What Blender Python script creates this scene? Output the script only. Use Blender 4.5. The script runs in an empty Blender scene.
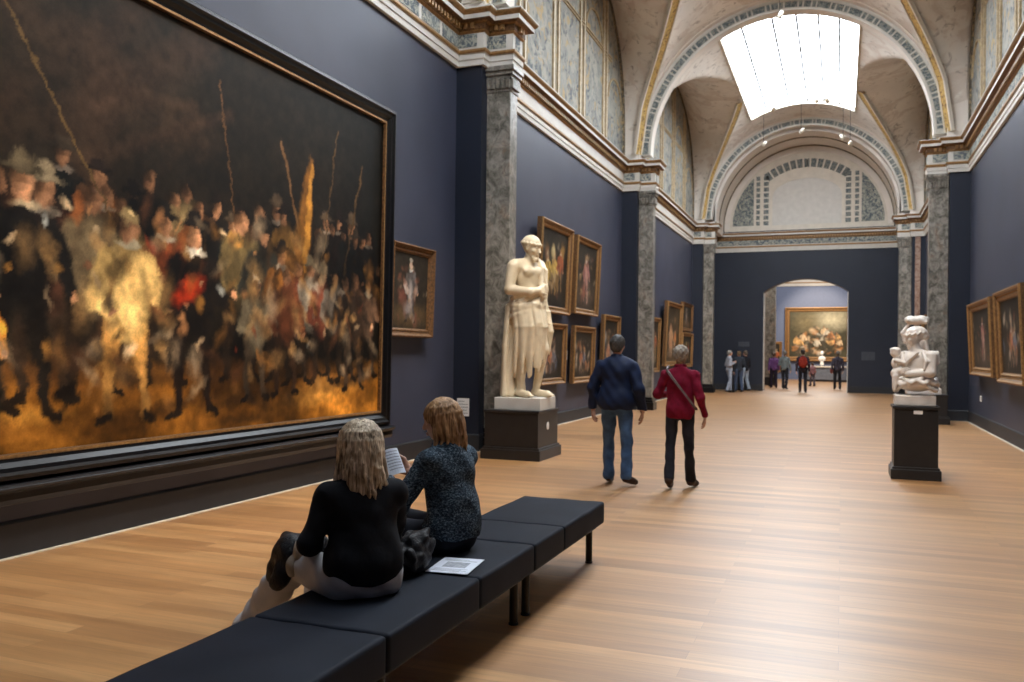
import bpy, bmesh, math, random
import numpy as np
from mathutils import Vector, Matrix, noise
PI = math.pi
random.seed(7)
SC = bpy.context.scene
COL = SC.collection

# ------------------------------------------------------------------ camera
cam_data = bpy.data.cameras.new('camera')
cam = bpy.data.objects.new('camera', cam_data)
COL.objects.link(cam)
SC.camera = cam
F_PX, YAW, ROLL, SHIFT, EYE = 857.0, 0.3671, 0.0103, 11.4, 1.5
cam_data.sensor_width = 36.0
cam_data.lens = F_PX / 1024 * 36.0
cam_data.shift_y = SHIFT / 1024
cam_data.clip_start = 0.05
cam_data.clip_end = 200
fw = Vector((-math.sin(YAW), math.cos(YAW), 0))
r0 = Vector((math.cos(YAW), math.sin(YAW), 0))
u0 = Vector((0, 0, 1))
rt = r0 * math.cos(ROLL) + u0 * math.sin(ROLL)
up = -r0 * math.sin(ROLL) + u0 * math.cos(ROLL)
cam.matrix_world = Matrix(((rt.x, up.x, -fw.x, 0), (rt.y, up.y, -fw.y, 0), (rt.z, up.z, -fw.z, EYE), (0, 0, 0, 1)))
cam_data.dof.use_dof = True
cam_data.dof.focus_distance = 4.6
cam_data.dof.aperture_fstop = 3.5

# ------------------------------------------------------------------ world, view
world = bpy.data.worlds.new('world')
SC.world = world
world.use_nodes = True
world.node_tree.nodes['Background'].inputs[0].default_value = (0.62, 0.72, 1.0, 1)
world.node_tree.nodes['Background'].inputs[1].default_value = 0.3
SC.view_settings.view_transform = 'Standard'
SC.view_settings.look = 'None'
SC.view_settings.exposure = 0.0
SC.view_settings.gamma = 1.0
SC.view_settings.use_curve_mapping = False

SKY_STRENGTH = 13.5        # daylight through the frosted ceiling glass
FAR_POWER = 1500.0         # ceiling light of the room beyond the arch
SPOT = 1.0

# ------------------------------------------------------------------ dimensions of the hall
XL, XR = -5.53, 2.78      # wall faces
PL, PR = -5.11, 2.34      # pier faces
CL, CR = -4.72, 1.92      # pilaster faces
XC = -1.40                # axis
ZE0, ZE1 = 5.83, 6.82     # entablature
RV = 3.72                 # main vault radius
RA = 3.40                 # arch intrados
PIERS = [(1.3, 2.0), (11.9, 12.6), (22.46, 23.16)]
PEND = 34.0
YE = 37.25
YB = -1.5

# ------------------------------------------------------------------ node helpers
def new_mat(name):
    m = bpy.data.materials.new(name)
    m.use_nodes = True
    nt = m.node_tree
    return m, nt, nt.nodes['Principled BSDF']

def lin(c):
    return tuple(((x / 255) / 12.92 if x / 255 <= 0.04045 else ((x / 255 + 0.055) / 1.055) ** 2.4) for x in c)

def rgba(c):
    return (c[0], c[1], c[2], 1.0)

def N(nt, t, **kw):
    n = nt.nodes.new(t)
    for k, v in kw.items():
        if k.startswith('i_'):
            n.inputs[k[2:].replace('_', ' ')].default_value = v
        else:
            setattr(n, k, v)
    return n

def ramp(nt, fac, stops, interp='LINEAR'):
    r = nt.nodes.new('ShaderNodeValToRGB')
    r.color_ramp.interpolation = interp
    el = r.color_ramp.elements
    while len(el) < len(stops):
        el.new(0.5)
    for e, (p, c) in zip(el, stops):
        e.position = p
        e.color = rgba(c)
    nt.links.new(fac, r.inputs[0])
    return r.outputs[0]

def coords(nt, scale=(1, 1, 1), kind='Object', rot=(0, 0, 0)):
    tc = nt.nodes.new('ShaderNodeTexCoord')
    mp = nt.nodes.new('ShaderNodeMapping')
    mp.inputs['Scale'].default_value = scale
    mp.inputs['Rotation'].default_value = rot
    nt.links.new(tc.outputs[kind], mp.inputs[0])
    return mp.outputs[0]

def noise_tex(nt, vec, scale, detail=3, rough=0.5, dist=0.0):
    n = nt.nodes.new('ShaderNodeTexNoise')
    n.inputs['Scale'].default_value = scale
    n.inputs['Detail'].default_value = detail
    n.inputs['Roughness'].default_value = rough
    n.inputs['Distortion'].default_value = dist
    nt.links.new(vec, n.inputs['Vector'])
    return n.outputs['Fac']

def mix(nt, a, b, fac, mode='MIX'):
    n = nt.nodes.new('ShaderNodeMix')
    n.data_type = 'RGBA'
    n.blend_type = mode
    for sock, val in ((n.inputs[0], fac), (n.inputs[6], a), (n.inputs[7], b)):
        if isinstance(val, (int, float)):
            sock.default_value = val
        elif isinstance(val, tuple):
            sock.default_value = rgba(val)
        else:
            nt.links.new(val, sock)
    return n.outputs[2]

def bump(nt, bsdf, height, strength=0.2, dist=0.01):
    b = nt.nodes.new('ShaderNodeBump')
    b.inputs['Strength'].default_value = strength
    b.inputs['Distance'].default_value = dist
    nt.links.new(height, b.inputs['Height'])
    nt.links.new(b.outputs[0], bsdf.inputs['Normal'])

def simple(name, c, rough=0.6, metal=0.0, var=0.15, scale=8.0, bmp=0.0, spec=0.5, obj_scale=(1, 1, 1), detail=3):
    m, nt, b = new_mat(name)
    v = coords(nt, obj_scale)
    f = noise_tex(nt, v, scale, detail)
    c0 = tuple(x * (1 - var) for x in c)
    c1 = tuple(min(1, x * (1 + var)) for x in c)
    nt.links.new(ramp(nt, f, [(0.3, c0), (0.7, c1)]), b.inputs['Base Color'])
    b.inputs['Roughness'].default_value = rough
    b.inputs['Metallic'].default_value = metal
    b.inputs['Specular IOR Level'].default_value = spec
    if bmp:
        bump(nt, b, f, bmp)
    return m

M = {}
M['wall'] = simple('grey_blue_wall', (0.037, 0.042, 0.068), 0.48, var=0.10, scale=1.3, spec=0.5)
M['wall_end'] = simple('midnight_blue_wall', (0.0095, 0.0135, 0.026), 0.5, var=0.10, scale=1.3, spec=0.4)  # darker, bluer tone for piers and end wall than for the bay walls
M['plinth'] = simple('plinth_grey', (0.015, 0.017, 0.021), 0.55, var=0.12)
M['black'] = simple('black_frame', (0.004, 0.004, 0.005), 0.3, var=0.2, spec=0.3)
M['black_matt'] = simple('black_matt', (0.010, 0.010, 0.012), 0.55, var=0.2)
M['pedestal'] = simple('pedestal_dark', (0.013, 0.012, 0.012), 0.42, var=0.2)
M['cream'] = simple('cream_plaster', (0.62, 0.56, 0.47), 0.7, var=0.07, scale=4)
M['stonewhite'] = simple('white_stone', (0.56, 0.53, 0.48), 0.6, var=0.06, scale=5)
M['gold'] = simple('gilding', (0.30, 0.165, 0.06), 0.42, metal=0.35, var=0.3, scale=30, bmp=0.2)
M['golddark'] = simple('gilding_dark', (0.15, 0.075, 0.028), 0.5, metal=0.25, var=0.5, scale=35, bmp=0.3)
M['bar_grey'] = simple('bar_grey', (0.10, 0.10, 0.11), 0.5, var=0.1)
M['band_ground'] = simple('band_ground', (0.46, 0.43, 0.37), 0.75, var=0.15, scale=9)
M['gilt_pale'] = simple('pale_gilding', (0.40, 0.30, 0.17), 0.6, var=0.3, scale=12)
M['card_dim'] = simple('dim_card', (0.05, 0.055, 0.07), 0.7, var=0.1)
M['card'] = simple('white_card', (0.75, 0.74, 0.72), 0.7, var=0.03)
M['metal'] = simple('dark_metal', (0.02, 0.02, 0.022), 0.35, metal=0.8, var=0.1)

def floor_mat():
    m, nt, b = new_mat('oak_floor')
    v = coords(nt, (1, 1, 1))
    br = N(nt, 'ShaderNodeTexBrick', offset=0.37, squash=1.0)
    br.inputs['Scale'].default_value = 1.0
    br.inputs['Brick Width'].default_value = 1.9
    br.inputs['Row Height'].default_value = 0.125
    br.inputs['Mortar Size'].default_value = 0.0012
    br.inputs['Mortar Smooth'].default_value = 0.3
    br.inputs['Bias'].default_value = 0.0
    br.inputs['Color1'].default_value = (0, 0, 0, 1)
    br.inputs['Color2'].default_value = (1, 1, 1, 1)
    br.inputs['Mortar'].default_value = (0.3, 0.3, 0.3, 1)
    nt.links.new(v, br.inputs['Vector'])
    g = noise_tex(nt, coords(nt, (0.9, 14, 1)), 2.2, 5, 0.6, 0.4)
    g2 = noise_tex(nt, coords(nt, (0.35, 3.2, 1)), 1.6, 2, 0.5)
    base = ramp(nt, br.outputs['Color'], [(0.0, (0.40, 0.195, 0.068)), (0.5, (0.50, 0.257, 0.093)), (1.0, (0.60, 0.33, 0.13))])
    c = mix(nt, base, ramp(nt, g, [(0.3, (0.62, 0.57, 0.52)), (0.7, (1.15, 1.15, 1.15))]), 0.6, 'MULTIPLY')
    c = mix(nt, c, ramp(nt, g2, [(0.3, (0.75, 0.72, 0.68)), (0.7, (1.1, 1.1, 1.1))]), 0.8, 'MULTIPLY')
    c = mix(nt, c, (0.12, 0.06, 0.03), ramp(nt, br.outputs['Fac'], [(0, (0, 0, 0)), (1, (0.5, 0.5, 0.5))]))
    nt.links.new(c, b.inputs['Base Color'])
    rr = nt.nodes.new('ShaderNodeMapRange')
    rr.inputs[3].default_value = 0.36
    rr.inputs[4].default_value = 0.48
    nt.links.new(g, rr.inputs[0])
    nt.links.new(rr.outputs[0], b.inputs['Roughness'])
    b.inputs['Specular IOR Level'].default_value = 0.8
    b.inputs['Coat Weight'].default_value = 0.8
    b.inputs['Coat Roughness'].default_value = 0.38
    bump(nt, b, g, 0.05, 0.004)
    return m
M['floor'] = floor_mat()

def marble_mat(name, cols, scale=3.0, rough=0.3):
    m, nt, b = new_mat(name)
    v = coords(nt, (1, 1, 0.8))
    f1 = noise_tex(nt, v, scale, 6, 0.65, 1.8)
    f2 = noise_tex(nt, v, scale * 3.3, 4, 0.7, 1.0)
    c = ramp(nt, f1, [(0.25, cols[0]), (0.42, cols[1]), (0.55, cols[2]), (0.68, cols[3])])
    c = mix(nt, c, ramp(nt, f2, [(0.38, cols[0]), (0.5, cols[2]), (0.62, cols[4])]), 0.45)
    nt.links.new(c, b.inputs['Base Color'])
    b.inputs['Roughness'].default_value = rough
    return m
M['marble'] = marble_mat('grey_green_marble', [(0.03, 0.027, 0.02), (0.10, 0.09, 0.07), (0.22, 0.205, 0.175), (0.28, 0.19, 0.13), (0.46, 0.42, 0.37)], 2.2)
M['marble_pink'] = marble_mat('pink_marble', [(0.12, 0.06, 0.04), (0.25, 0.13, 0.08), (0.36, 0.24, 0.18), (0.42, 0.30, 0.24), (0.48, 0.40, 0.34)], 3.5)
M['statue'] = simple('statue_marble', (0.74, 0.62, 0.43), 0.42, var=0.10, scale=6, bmp=0.06)
M['statue_far'] = simple('pale_marble', (0.68, 0.62, 0.56), 0.45, var=0.10, scale=9, bmp=0.06)

def painted_mat(name, base, inks, scale=2.0, thr=0.56, grid=None):
    """plaster with painted arabesques: soft motifs of several inks over a base colour"""
    m, nt, b = new_mat(name)
    v = coords(nt, (1, 1, 1))
    base_n = noise_tex(nt, v, 0.8, 3)
    c = ramp(nt, base_n, [(0.3, tuple(x * 0.88 for x in base)), (0.7, tuple(min(1, x * 1.08) for x in base))])
    for i, (ink, s, t) in enumerate(inks):
        mp = nt.nodes.new('ShaderNodeMapping')
        mp.inputs['Location'].default_value = (3.1 * i, 7.7 * i, 1.3 * i)
        nt.links.new(v, mp.inputs[0])
        f = noise_tex(nt, mp.outputs[0], s * scale, 5, 0.62, 1.4)
        k = ramp(nt, f, [(t - 0.035, (0, 0, 0)), (t + 0.035, (1, 1, 1))])
        c = mix(nt, c, ink, k)
    nt.links.new(c, b.inputs['Base Color'])
    b.inputs['Roughness'].default_value = 0.75
    return m
M['vault'] = painted_mat('vault_plaster', (0.70, 0.645, 0.575), [((0.60, 0.52, 0.45), 0.8, 0.54), ((0.42, 0.37, 0.32), 2.2, 0.62), ((0.20, 0.17, 0.14), 3.0, 0.68)], 1.3)
M['vault_band'] = simple('vault_plain', (0.70, 0.63, 0.56), 0.75, var=0.08, scale=1.5)
M['lunette'] = painted_mat('lunette_painting', (0.31, 0.295, 0.25), [((0.22, 0.22, 0.20), 1.2, 0.50), ((0.09, 0.10, 0.11), 2.4, 0.57), ((0.38, 0.27, 0.13), 1.7, 0.60)], 1.6)
M['ornament'] = painted_mat('frieze_ornament', (0.33, 0.34, 0.29), [((0.07, 0.09, 0.11), 4.0, 0.50), ((0.5, 0.45, 0.33), 7.0, 0.60)], 2.5)
M['orn_dark'] = painted_mat('band_ornament', (0.22, 0.235, 0.22), [((0.07, 0.09, 0.10), 4.0, 0.50), ((0.4, 0.33, 0.2), 7.0, 0.62)], 3.0)
M['rib'] = painted_mat('rib_gilding', (0.52, 0.34, 0.11), [((0.13, 0.07, 0.03), 6.0, 0.56)], 2.0)
M['rib_dark'] = painted_mat('rib_garland', (0.30, 0.22, 0.12), [((0.07, 0.06, 0.045), 6.0, 0.46), ((0.42, 0.32, 0.16), 9, 0.6)], 2.0)

def emis(name, c, s):
    m, nt, b = new_mat(name)
    b.inputs['Base Color'].default_value = rgba(c)
    b.inputs['Emission Color'].default_value = rgba(c)
    b.inputs['Emission Strength'].default_value = s
    return m
M['skyglass'] = emis('lit_ceiling_glass', (0.86, 0.93, 1.0), SKY_STRENGTH)
M['lampface'] = emis('lit_lamp_face', (1.0, 0.82, 0.6), 30.0)

# ------------------------------------------------------------------ object helpers
def link(name, me, mat=None, parent=None, kind=None):
    o = bpy.data.objects.new(name, me)
    COL.objects.link(o)
    if mat is not None:
        for mm in (mat if isinstance(mat, (list, tuple)) else [mat]):
            me.materials.append(mm)
    if parent is not None:
        o.parent = parent
    if kind:
        o['kind'] = kind
    return o

def tag(o, label=None, cat=None, group=None):
    if label: o['label'] = label
    if cat: o['category'] = cat
    if group: o['group'] = group
    return o

def thing(name, label, cat, loc=(0, 0, 0), rz=0.0, group=None):
    o = bpy.data.objects.new(name, None)
    o.empty_display_size = 0.1
    COL.objects.link(o)
    o.location = loc
    o.rotation_euler = (0, 0, rz)
    return tag(o, label, cat, group)

class MB:
    """collects faces, then links them as one mesh object"""
    def __init__(s):
        s.v, s.f, s.mi = [], [], []
    def face(s, pts, mi=0):
        n = len(s.v); s.v += [tuple(p) for p in pts]; s.f.append(tuple(range(n, n + len(pts)))); s.mi.append(mi)
    def box(s, x0, x1, y0, y1, z0, z1, mi=0, M4=None):
        p = [Vector(q) for q in ((x0, y0, z0), (x1, y0, z0), (x1, y1, z0), (x0, y1, z0), (x0, y0, z1), (x1, y0, z1), (x1, y1, z1), (x0, y1, z1))]
        if M4 is not None: p = [M4 @ q for q in p]
        n = len(s.v); s.v += [tuple(q) for q in p]
        for f in ((0, 3, 2, 1), (4, 5, 6, 7), (0, 1, 5, 4), (1, 2, 6, 5), (2, 3, 7, 6), (3, 0, 4, 7)):
            s.f.append(tuple(n + i for i in f)); s.mi.append(mi)
    def prism(s, poly, ax, a0, a1, mi=0):
        """poly: 2D points in the two other axes; extruded along axis ax"""
        def mk(p, a):
            return {0: (a, p[0], p[1]), 1: (p[0], a, p[1]), 2: (p[0], p[1], a)}[ax]
        n = len(s.v); k = len(poly)
        s.v += [mk(p, a0) for p in poly] + [mk(p, a1) for p in poly]
        s.f.append(tuple(n + i for i in range(k))); s.mi.append(mi)
        s.f.append(tuple(n + k + i for i in reversed(range(k)))); s.mi.append(mi)
        for i in range(k):
            j = (i + 1) % k
            s.f.append((n + i, n + j, n + k + j, n + k + i)); s.mi.append(mi)
    def tube(s, pts, r, seg=8, mi=0, caps=True):
        pts = [Vector(p) for p in pts]; n0 = len(s.v); K = len(pts)
        rs = r if isinstance(r, (list, tuple)) else [r] * K
        prev = None
        for i, p in enumerate(pts):
            t = (pts[min(i + 1, K - 1)] - pts[max(i - 1, 0)]).normalized()
            a = prev if prev is not None else (Vector((0, 0, 1)) if abs(t.z) < 0.9 else Vector((1, 0, 0)))
            a = (a - t * a.dot(t)).normalized(); prev = a; b_ = t.cross(a)
            for k in range(seg):
                th = 2 * PI * k / seg
                s.v.append(tuple(p + (a * math.cos(th) + b_ * math.sin(th)) * rs[i]))
        for i in range(K - 1):
            for k in range(seg):
                k2 = (k + 1) % seg
                s.f.append((n0 + i * seg + k, n0 + i * seg + k2, n0 + (i + 1) * seg + k2, n0 + (i + 1) * seg + k)); s.mi.append(mi)
        if caps:
            s.f.append(tuple(n0 + k for k in reversed(range(seg)))); s.mi.append(mi)
            s.f.append(tuple(n0 + (K - 1) * seg + k for k in range(seg))); s.mi.append(mi)
    def lathe(s, prof, seg=24, c=(0, 0, 0), mi=0):
        n0 = len(s.v); K = len(prof)
        for (r, z) in prof:
            for k in range(seg):
                th = 2 * PI * k / seg
                s.v.append((c[0] + r * math.cos(th), c[1] + r * math.sin(th), c[2] + z))
        for i in range(K - 1):
            for k in range(seg):
                k2 = (k + 1) % seg
                s.f.append((n0 + i * seg + k, n0 + i * seg + k2, n0 + (i + 1) * seg + k2, n0 + (i + 1) * seg + k)); s.mi.append(mi)
        s.f.append(tuple(n0 + k for k in reversed(range(seg)))); s.mi.append(mi)
        s.f.append(tuple(n0 + (K - 1) * seg + k for k in range(seg))); s.mi.append(mi)
    def sweep(s, path, prof, mis=None, closed=False):
        """path: 2D plan points, prof: (offset to the left of travel, z); mitred"""
        K = len(path); P = [Vector(p) for p in path]; n0 = len(s.v); q = len(prof)
        for i in range(K):
            d0 = (P[i] - P[i - 1]).normalized() if (i > 0 or closed) else None
            d1 = (P[(i + 1) % K] - P[i]).normalized() if (i < K - 1 or closed) else None
            d0 = d0 or d1; d1 = d1 or d0
            n_a = Vector((-d0.y, d0.x)); n_b = Vector((-d1.y, d1.x))
            m = n_a + n_b; m = m / max(1e-6, m.dot(n_a))
            for (o, z) in prof:
                s.v.append((P[i].x + m.x * o, P[i].y + m.y * o, z))
        for i in range(K if closed else K - 1):
            j = (i + 1) % K
            for a in range(q - 1):
                s.f.append((n0 + i * q + a, n0 + j * q + a, n0 + j * q + a + 1, n0 + i * q + a + 1))
                s.mi.append(mis[a] if mis else 0)
    def mesh(s, name, smooth=False):
        me = bpy.data.meshes.new(name)
        me.from_pydata(s.v, [], s.f)
        me.polygons.foreach_set('material_index', s.mi)
        if smooth: me.polygons.foreach_set('use_smooth', [True] * len(s.f))
        bm = bmesh.new(); bm.from_mesh(me)
        bmesh.ops.recalc_face_normals(bm, faces=bm.faces)
        bm.to_mesh(me); bm.free()
        return me
    def build(s, name, mat, parent=None, kind=None, smooth=False, bevel=0.0, seg=2):
        o = link(name, s.mesh(name, smooth), mat, parent, kind)
        if bevel:
            b = o.modifiers.new('bevel', 'BEVEL'); b.width = bevel; b.segments = seg; b.limit_method = 'ANGLE'; b.angle_limit = 0.6
            if smooth is False and seg > 1:
                pass
        return o
# ------------------------------------------------------------------ the hall
m = MB(); m.box(-7, 4.5, YB - 0.3, 60, -0.15, 0)
m.build('floor', M['floor'], kind='structure')
m = MB(); m.box(XL - 0.4, XL, YB - 0.3, YE + 0.4, 0, 12.2)
m.build('wall_left', M['wall'], kind='structure')
m = MB(); m.box(XR, XR + 0.4, YB - 0.3, YE + 0.4, 0, 12.2)
m.build('wall_right', M['wall'], kind='structure')
m = MB(); m.box(XL, XR, YB - 0.3, YB, 0, 12.2)
m.build('wall_back', M['wall'], kind='structure')

# end wall with its arched opening
OX0, OX1, OZS, OZT = -3.07, 0.24, 4.12, 4.66
def arch_pts(x0, x1, zs, zt, n=20):
    c = (x0 + x1) / 2; h = (x1 - x0) / 2; rise = zt - zs; R = (h * h + rise * rise) / (2 * rise); zc = zt - R
    a = math.asin(h / R)
    return [(c + R * math.sin(-a + 2 * a * i / n), zc + R * math.cos(-a + 2 * a * i / n)) for i in range(n + 1)]
ap = arch_pts(OX0, OX1, OZS, OZT)
poly = [(XL, 0), (OX0, 0)] + ap + [(OX1, 0), (XR, 0), (XR, 12.2), (XL, 12.2)]
def wall_with_hole(y0, y1, ap, xa, xb, ztop):
    m = MB()
    m.box(xa, ap[0][0], y0, y1, 0, ztop)
    m.box(ap[-1][0], xb, y0, y1, 0, ztop)
    for (a, b) in zip(ap[:-1], ap[1:]):
        m.prism([(a[0], a[1]), (b[0], b[1]), (b[0], ztop), (a[0], ztop)], 1, y0, y1)
    return m
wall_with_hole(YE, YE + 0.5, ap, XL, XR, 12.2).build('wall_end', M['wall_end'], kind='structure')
# cream reveal of the opening
m = MB()
rv = [(OX0, 0)] + ap + [(OX1, 0)]
for a, b in ((rv[0], rv[1]), (rv[-2], rv[-1])):
    mid = Vector(((OX0 + OX1) / 2, 2.4))
    def inn(p, d=0.03):
        v = (mid - Vector(p)); return (p[0] + (d if p[0] < mid.x - 0.01 else -d if p[0] > mid.x + 0.01 else 0), p[1] - (d if p[1] > 3 else 0))
    ia, ib = inn(a), inn(b)
    m.prism([a, b, ib, ia], 1, YE + 0.05, YE + 0.54)
m.build('trim_1', M['stonewhite'], kind='structure')

# piers and pilasters
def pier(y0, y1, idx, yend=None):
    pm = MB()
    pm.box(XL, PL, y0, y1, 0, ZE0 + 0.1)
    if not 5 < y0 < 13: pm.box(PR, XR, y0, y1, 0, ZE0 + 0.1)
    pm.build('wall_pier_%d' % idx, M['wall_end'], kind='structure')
tn = [1]
def trim(mb, mat, **kw):
    tn[0] += 1
    return mb.build('trim_%d' % tn[0], mat, kind='structure', **kw)
pp = [(a, b) for a, b in PIERS] + [(PEND, YE)]
for i, (a, b) in enumerate(pp):
    pier(a, b, i + 1)
pil = [(1.5, 1.8), (12.1, 12.4), (22.66, 22.96), (34.2, 34.5)]
for (a, b) in pil:
    for (x0, x1, s) in ((PL, CL, 1), (CR, PR, -1)):
        if s < 0 and a < 13: continue
        mm = MB()
        mm.box(x0, x1, a, b, 0.33, ZE0 - 0.36)                       # shaft
        trim(mm, M['marble'], bevel=0.012)
        bb = MB()
        bb.box(x0 if s > 0 else x0 - 0.07, x1 + 0.07 if s > 0 else x1, a - 0.08, b + 0.08, 0, 0.2)
        bb.box(x0 if s > 0 else x0 - 0.04, x1 + 0.04 if s > 0 else x1, a - 0.045, b + 0.045, 0.2, 0.27)
        bb.box(x0 if s > 0 else x0 - 0.02, x1 + 0.02 if s > 0 else x1, a - 0.02, b + 0.02, 0.27, 0.34)
        trim(bb, M['black'], bevel=0.01)
        cc = MB()                                                    # capital, flaring
        z0 = ZE0 - 0.37
        for k, (o, za, zb) in enumerate(((0.012, 0.0, 0.035), (0.0, 0.035, 0.20), (0.02, 0.20, 0.25), (0.05, 0.25, 0.31), (0.075, 0.31, 0.385))):
            cc.box(x0 if s > 0 else x0 - o, x1 + o if s > 0 else x1, a - o, b + o, z0 + za, z0 + zb)
        for k in range(5):                                           # leaves round the bell
            xx = x0 + (x1 - x0) * (k + 0.5) / 5
            cc.prism([(a - 0.035, z0 + 0.05), (a, z0 + 0.04), (a, z0 + 0.2), (a - 0.055, z0 + 0.19)], 0, xx - 0.028, xx + 0.028)
            yy = a + (b - a) * (k + 0.5) / 5
            xf = x1 if s > 0 else x0
            cc.prism([(xf, yy - 0.024), (xf + s * 0.045, yy - 0.024), (xf + s * 0.045, yy + 0.024), (xf, yy + 0.024)], 2, z0 + 0.05, z0 + 0.2)
        trim(cc, M['marble'], bevel=0.006)
# pink marble strip on the far right pier face and beside the near piers
mm = MB(); mm.box(PR + 0.1, PR + 0.27, PEND - 0.03, PEND, 0.3, ZE0 - 0.02); trim(mm, M['marble_pink'])
for (a, b) in pil[1:3]:
    mm = MB(); mm.box(PL, PL + 0.05, b, b + 0.16, 0.3, ZE0 - 0.02); mm.box(PR - 0.05, PR, b, b + 0.16, 0.3, ZE0 - 0.02)
    trim(mm, M['marble_pink'])

# skirting
def skirt_path(side):
    s = XL if side < 0 else XR; p = PL if side < 0 else PR; c = CL if side < 0 else CR
    pts = [(s, YB)]
    for (a, b) in PIERS:
        if side > 0 and 5 < a < 13: continue
        pts += [(s, a), (p, a), (p, b), (s, b)]
    pts += [(s, PEND), (p, PEND), (p, YE)]
    return pts
for side, nm in ((-1, 'baseboard_left'), (1, 'baseboard_right')):
    path = skirt_path(side)
    prof = [(0, 0), (0.025, 0), (0.025, 0.24), (0.012, 0.26), (0, 0.26)]
    if side < 0:
        prof = [(-o, z) for o, z in prof]
    mm = MB(); mm.sweep(path, prof); mm.build(nm, M['plinth'], kind='structure')
    fl = MB(); p2 = [(0.025, 0.0), (0.055, 0.0), (0.055, 0.006), (0.025, 0.008)]
    if side < 0: p2 = [(-o, z) for o, z in p2]
    fl.sweep(path, p2); trim(fl, M['cream'])
for nm, x0, x1 in (('baseboard_end_left', PL, OX0), ('baseboard_end_right', OX1, PR)):
    mm = MB(); mm.box(x0, x1, YE - 0.025, YE, 0, 0.26); mm.build(nm, M['black_matt'], kind='structure')

# entablature: swept along the walls with breaks over piers and pilasters
def ent_path(side):
    s = XL if side < 0 else XR; p = PL if side < 0 else PR; c = CL if side < 0 else CR
    pts = [(s, YB)]
    for i, (a, b) in enumerate(PIERS):
        pa, pb = pil[i]
        if side > 0 and a < 13:
            if a > 3: continue
            pts += [(s, a), (p, a), (p, b), (s, b)]; continue
        pts += [(s, a), (p, a), (p, pa), (c, pa), (c, pb), (p, pb), (p, b), (s, b)]
    pa, pb = pil[3]
    pts += [(s, PEND), (p, PEND), (p, pa), (c, pa), (c, pb), (p, pb), (p, YE)]
    return pts
EP = [(0.0, 5.83), (0.05, 5.83), (0.05, 5.915), (0.065, 5.92), (0.065, 6.0), (0.08, 6.005), (0.095, 6.03), (0.095, 6.06),
      (0.05, 6.075), (0.05, 6.31), (0.06, 6.32), (0.08, 6.34), (0.08, 6.35), (0.09, 6.36), (0.09, 6.44), (0.13, 6.46),
      (0.20, 6.48), (0.20, 6.545), (0.21, 6.55), (0.235, 6.58), (0.25, 6.61), (0.25, 6.63), (0.0, 6.66)]
EM = [0, 0, 0, 0, 0, 1, 1, 1, 0, 1, 1, 1, 2, 2, 1, 2, 0, 1, 1, 1, 0, 0]
def dent_run(mb, pts, sgn, zlo, zhi, off, dep, w, gap):
    for (a, b) in zip(pts[:-1], pts[1:]):
        a = Vector(a); b = Vector(b); L = (b - a).length; d = (b - a) / L
        nrm = Vector((-d.y, d.x)) * sgn
        n = int((L - w) / (w + gap))
        if n < 1: continue
        t0 = (L - n * (w + gap) + gap) / 2
        for k in range(n):
            s0 = t0 + k * (w + gap)
            p0 = a + d * s0 + nrm * off; p1 = a + d * (s0 + w) + nrm * off
            q0 = p0 + nrm * dep; q1 = p1 + nrm * dep
            mb.prism([(p0.x, p0.y), (p1.x, p1.y), (q1.x, q1.y), (q0.x, q0.y)], 2, zlo, zhi)
for side in (-1, 1):
    path = ent_path(side)
    sg = -1 if side < 0 else 1
    mm = MB(); mm.sweep(path, [(o * sg, z) for o, z in EP], EM)
    trim(mm, [M['stonewhite'], M['gold'], M['golddark']])
    # frieze panels with painted ornament
    fp = MB()
    for (a, b) in zip(path[:-1], path[1:]):
        a = Vector(a); b = Vector(b); L = (b - a).length; d = (b - a) / L
        nrm = Vector((-d.y, d.x)) * sg
        if L < 0.5:
            segs = [(0.06, L - 0.06)] if L > 0.2 else []
        elif L < 1.0:
            segs = [(0.08, L - 0.08)]
        elif a.y > 12.3 and b.y > 12.3:
            segs = []
        else:
            n = max(1, int(L / 0.62)); w = L / n
            segs = [(k * w + 0.05, (k + 1) * w - 0.05) for k in range(n)]
        for (s0, s1) in segs:
            if a.y > 24: continue
            if s1 - s0 < 0.05: continue
            # shift the panel for inside/outside corners
            p0 = a + d * s0 + nrm * 0.05; p1 = a + d * s1 + nrm * 0.05
            q0 = p0 + nrm * 0.008; q1 = p1 + nrm * 0.008
            fp.prism([(p0.x, p0.y), (p1.x, p1.y), (q1.x, q1.y), (q0.x, q0.y)], 2, 6.11, 6.30)
        if a.y > 24 and L > 0.2:
            p0 = a + d * 0.08 + nrm * 0.05; p1 = b - d * 0.08 + nrm * 0.05
            q0 = p0 + nrm * 0.008; q1 = p1 + nrm * 0.008
            fp.prism([(p0.x, p0.y), (p1.x, p1.y), (q1.x, q1.y), (q0.x, q0.y)], 2, 6.11, 6.30)
    trim(fp, M['ornament'])
    dd = MB(); dent_run(dd, path, sg, 6.365, 6.44, 0.09, 0.045, 0.05, 0.05)
    trim(dd, M['gold'])
# end-wall entablature
mm = MB(); mm.sweep([(PR, YE), (PL, YE)], [(o, z) for o, z in EP], EM)
trim(mm, [M['stonewhite'], M['gold'], M['golddark']])
fp = MB(); fp.box(PL + 0.15, PR - 0.15, YE - 0.06, YE - 0.05, 6.10, 6.31); trim(fp, M['ornament'])
dd = MB(); dent_run(dd, [(PR, YE), (PL, YE)], 1, 6.365, 6.44, 0.09, 0.045, 0.05, 0.05); trim(dd, M['gold'])

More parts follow.
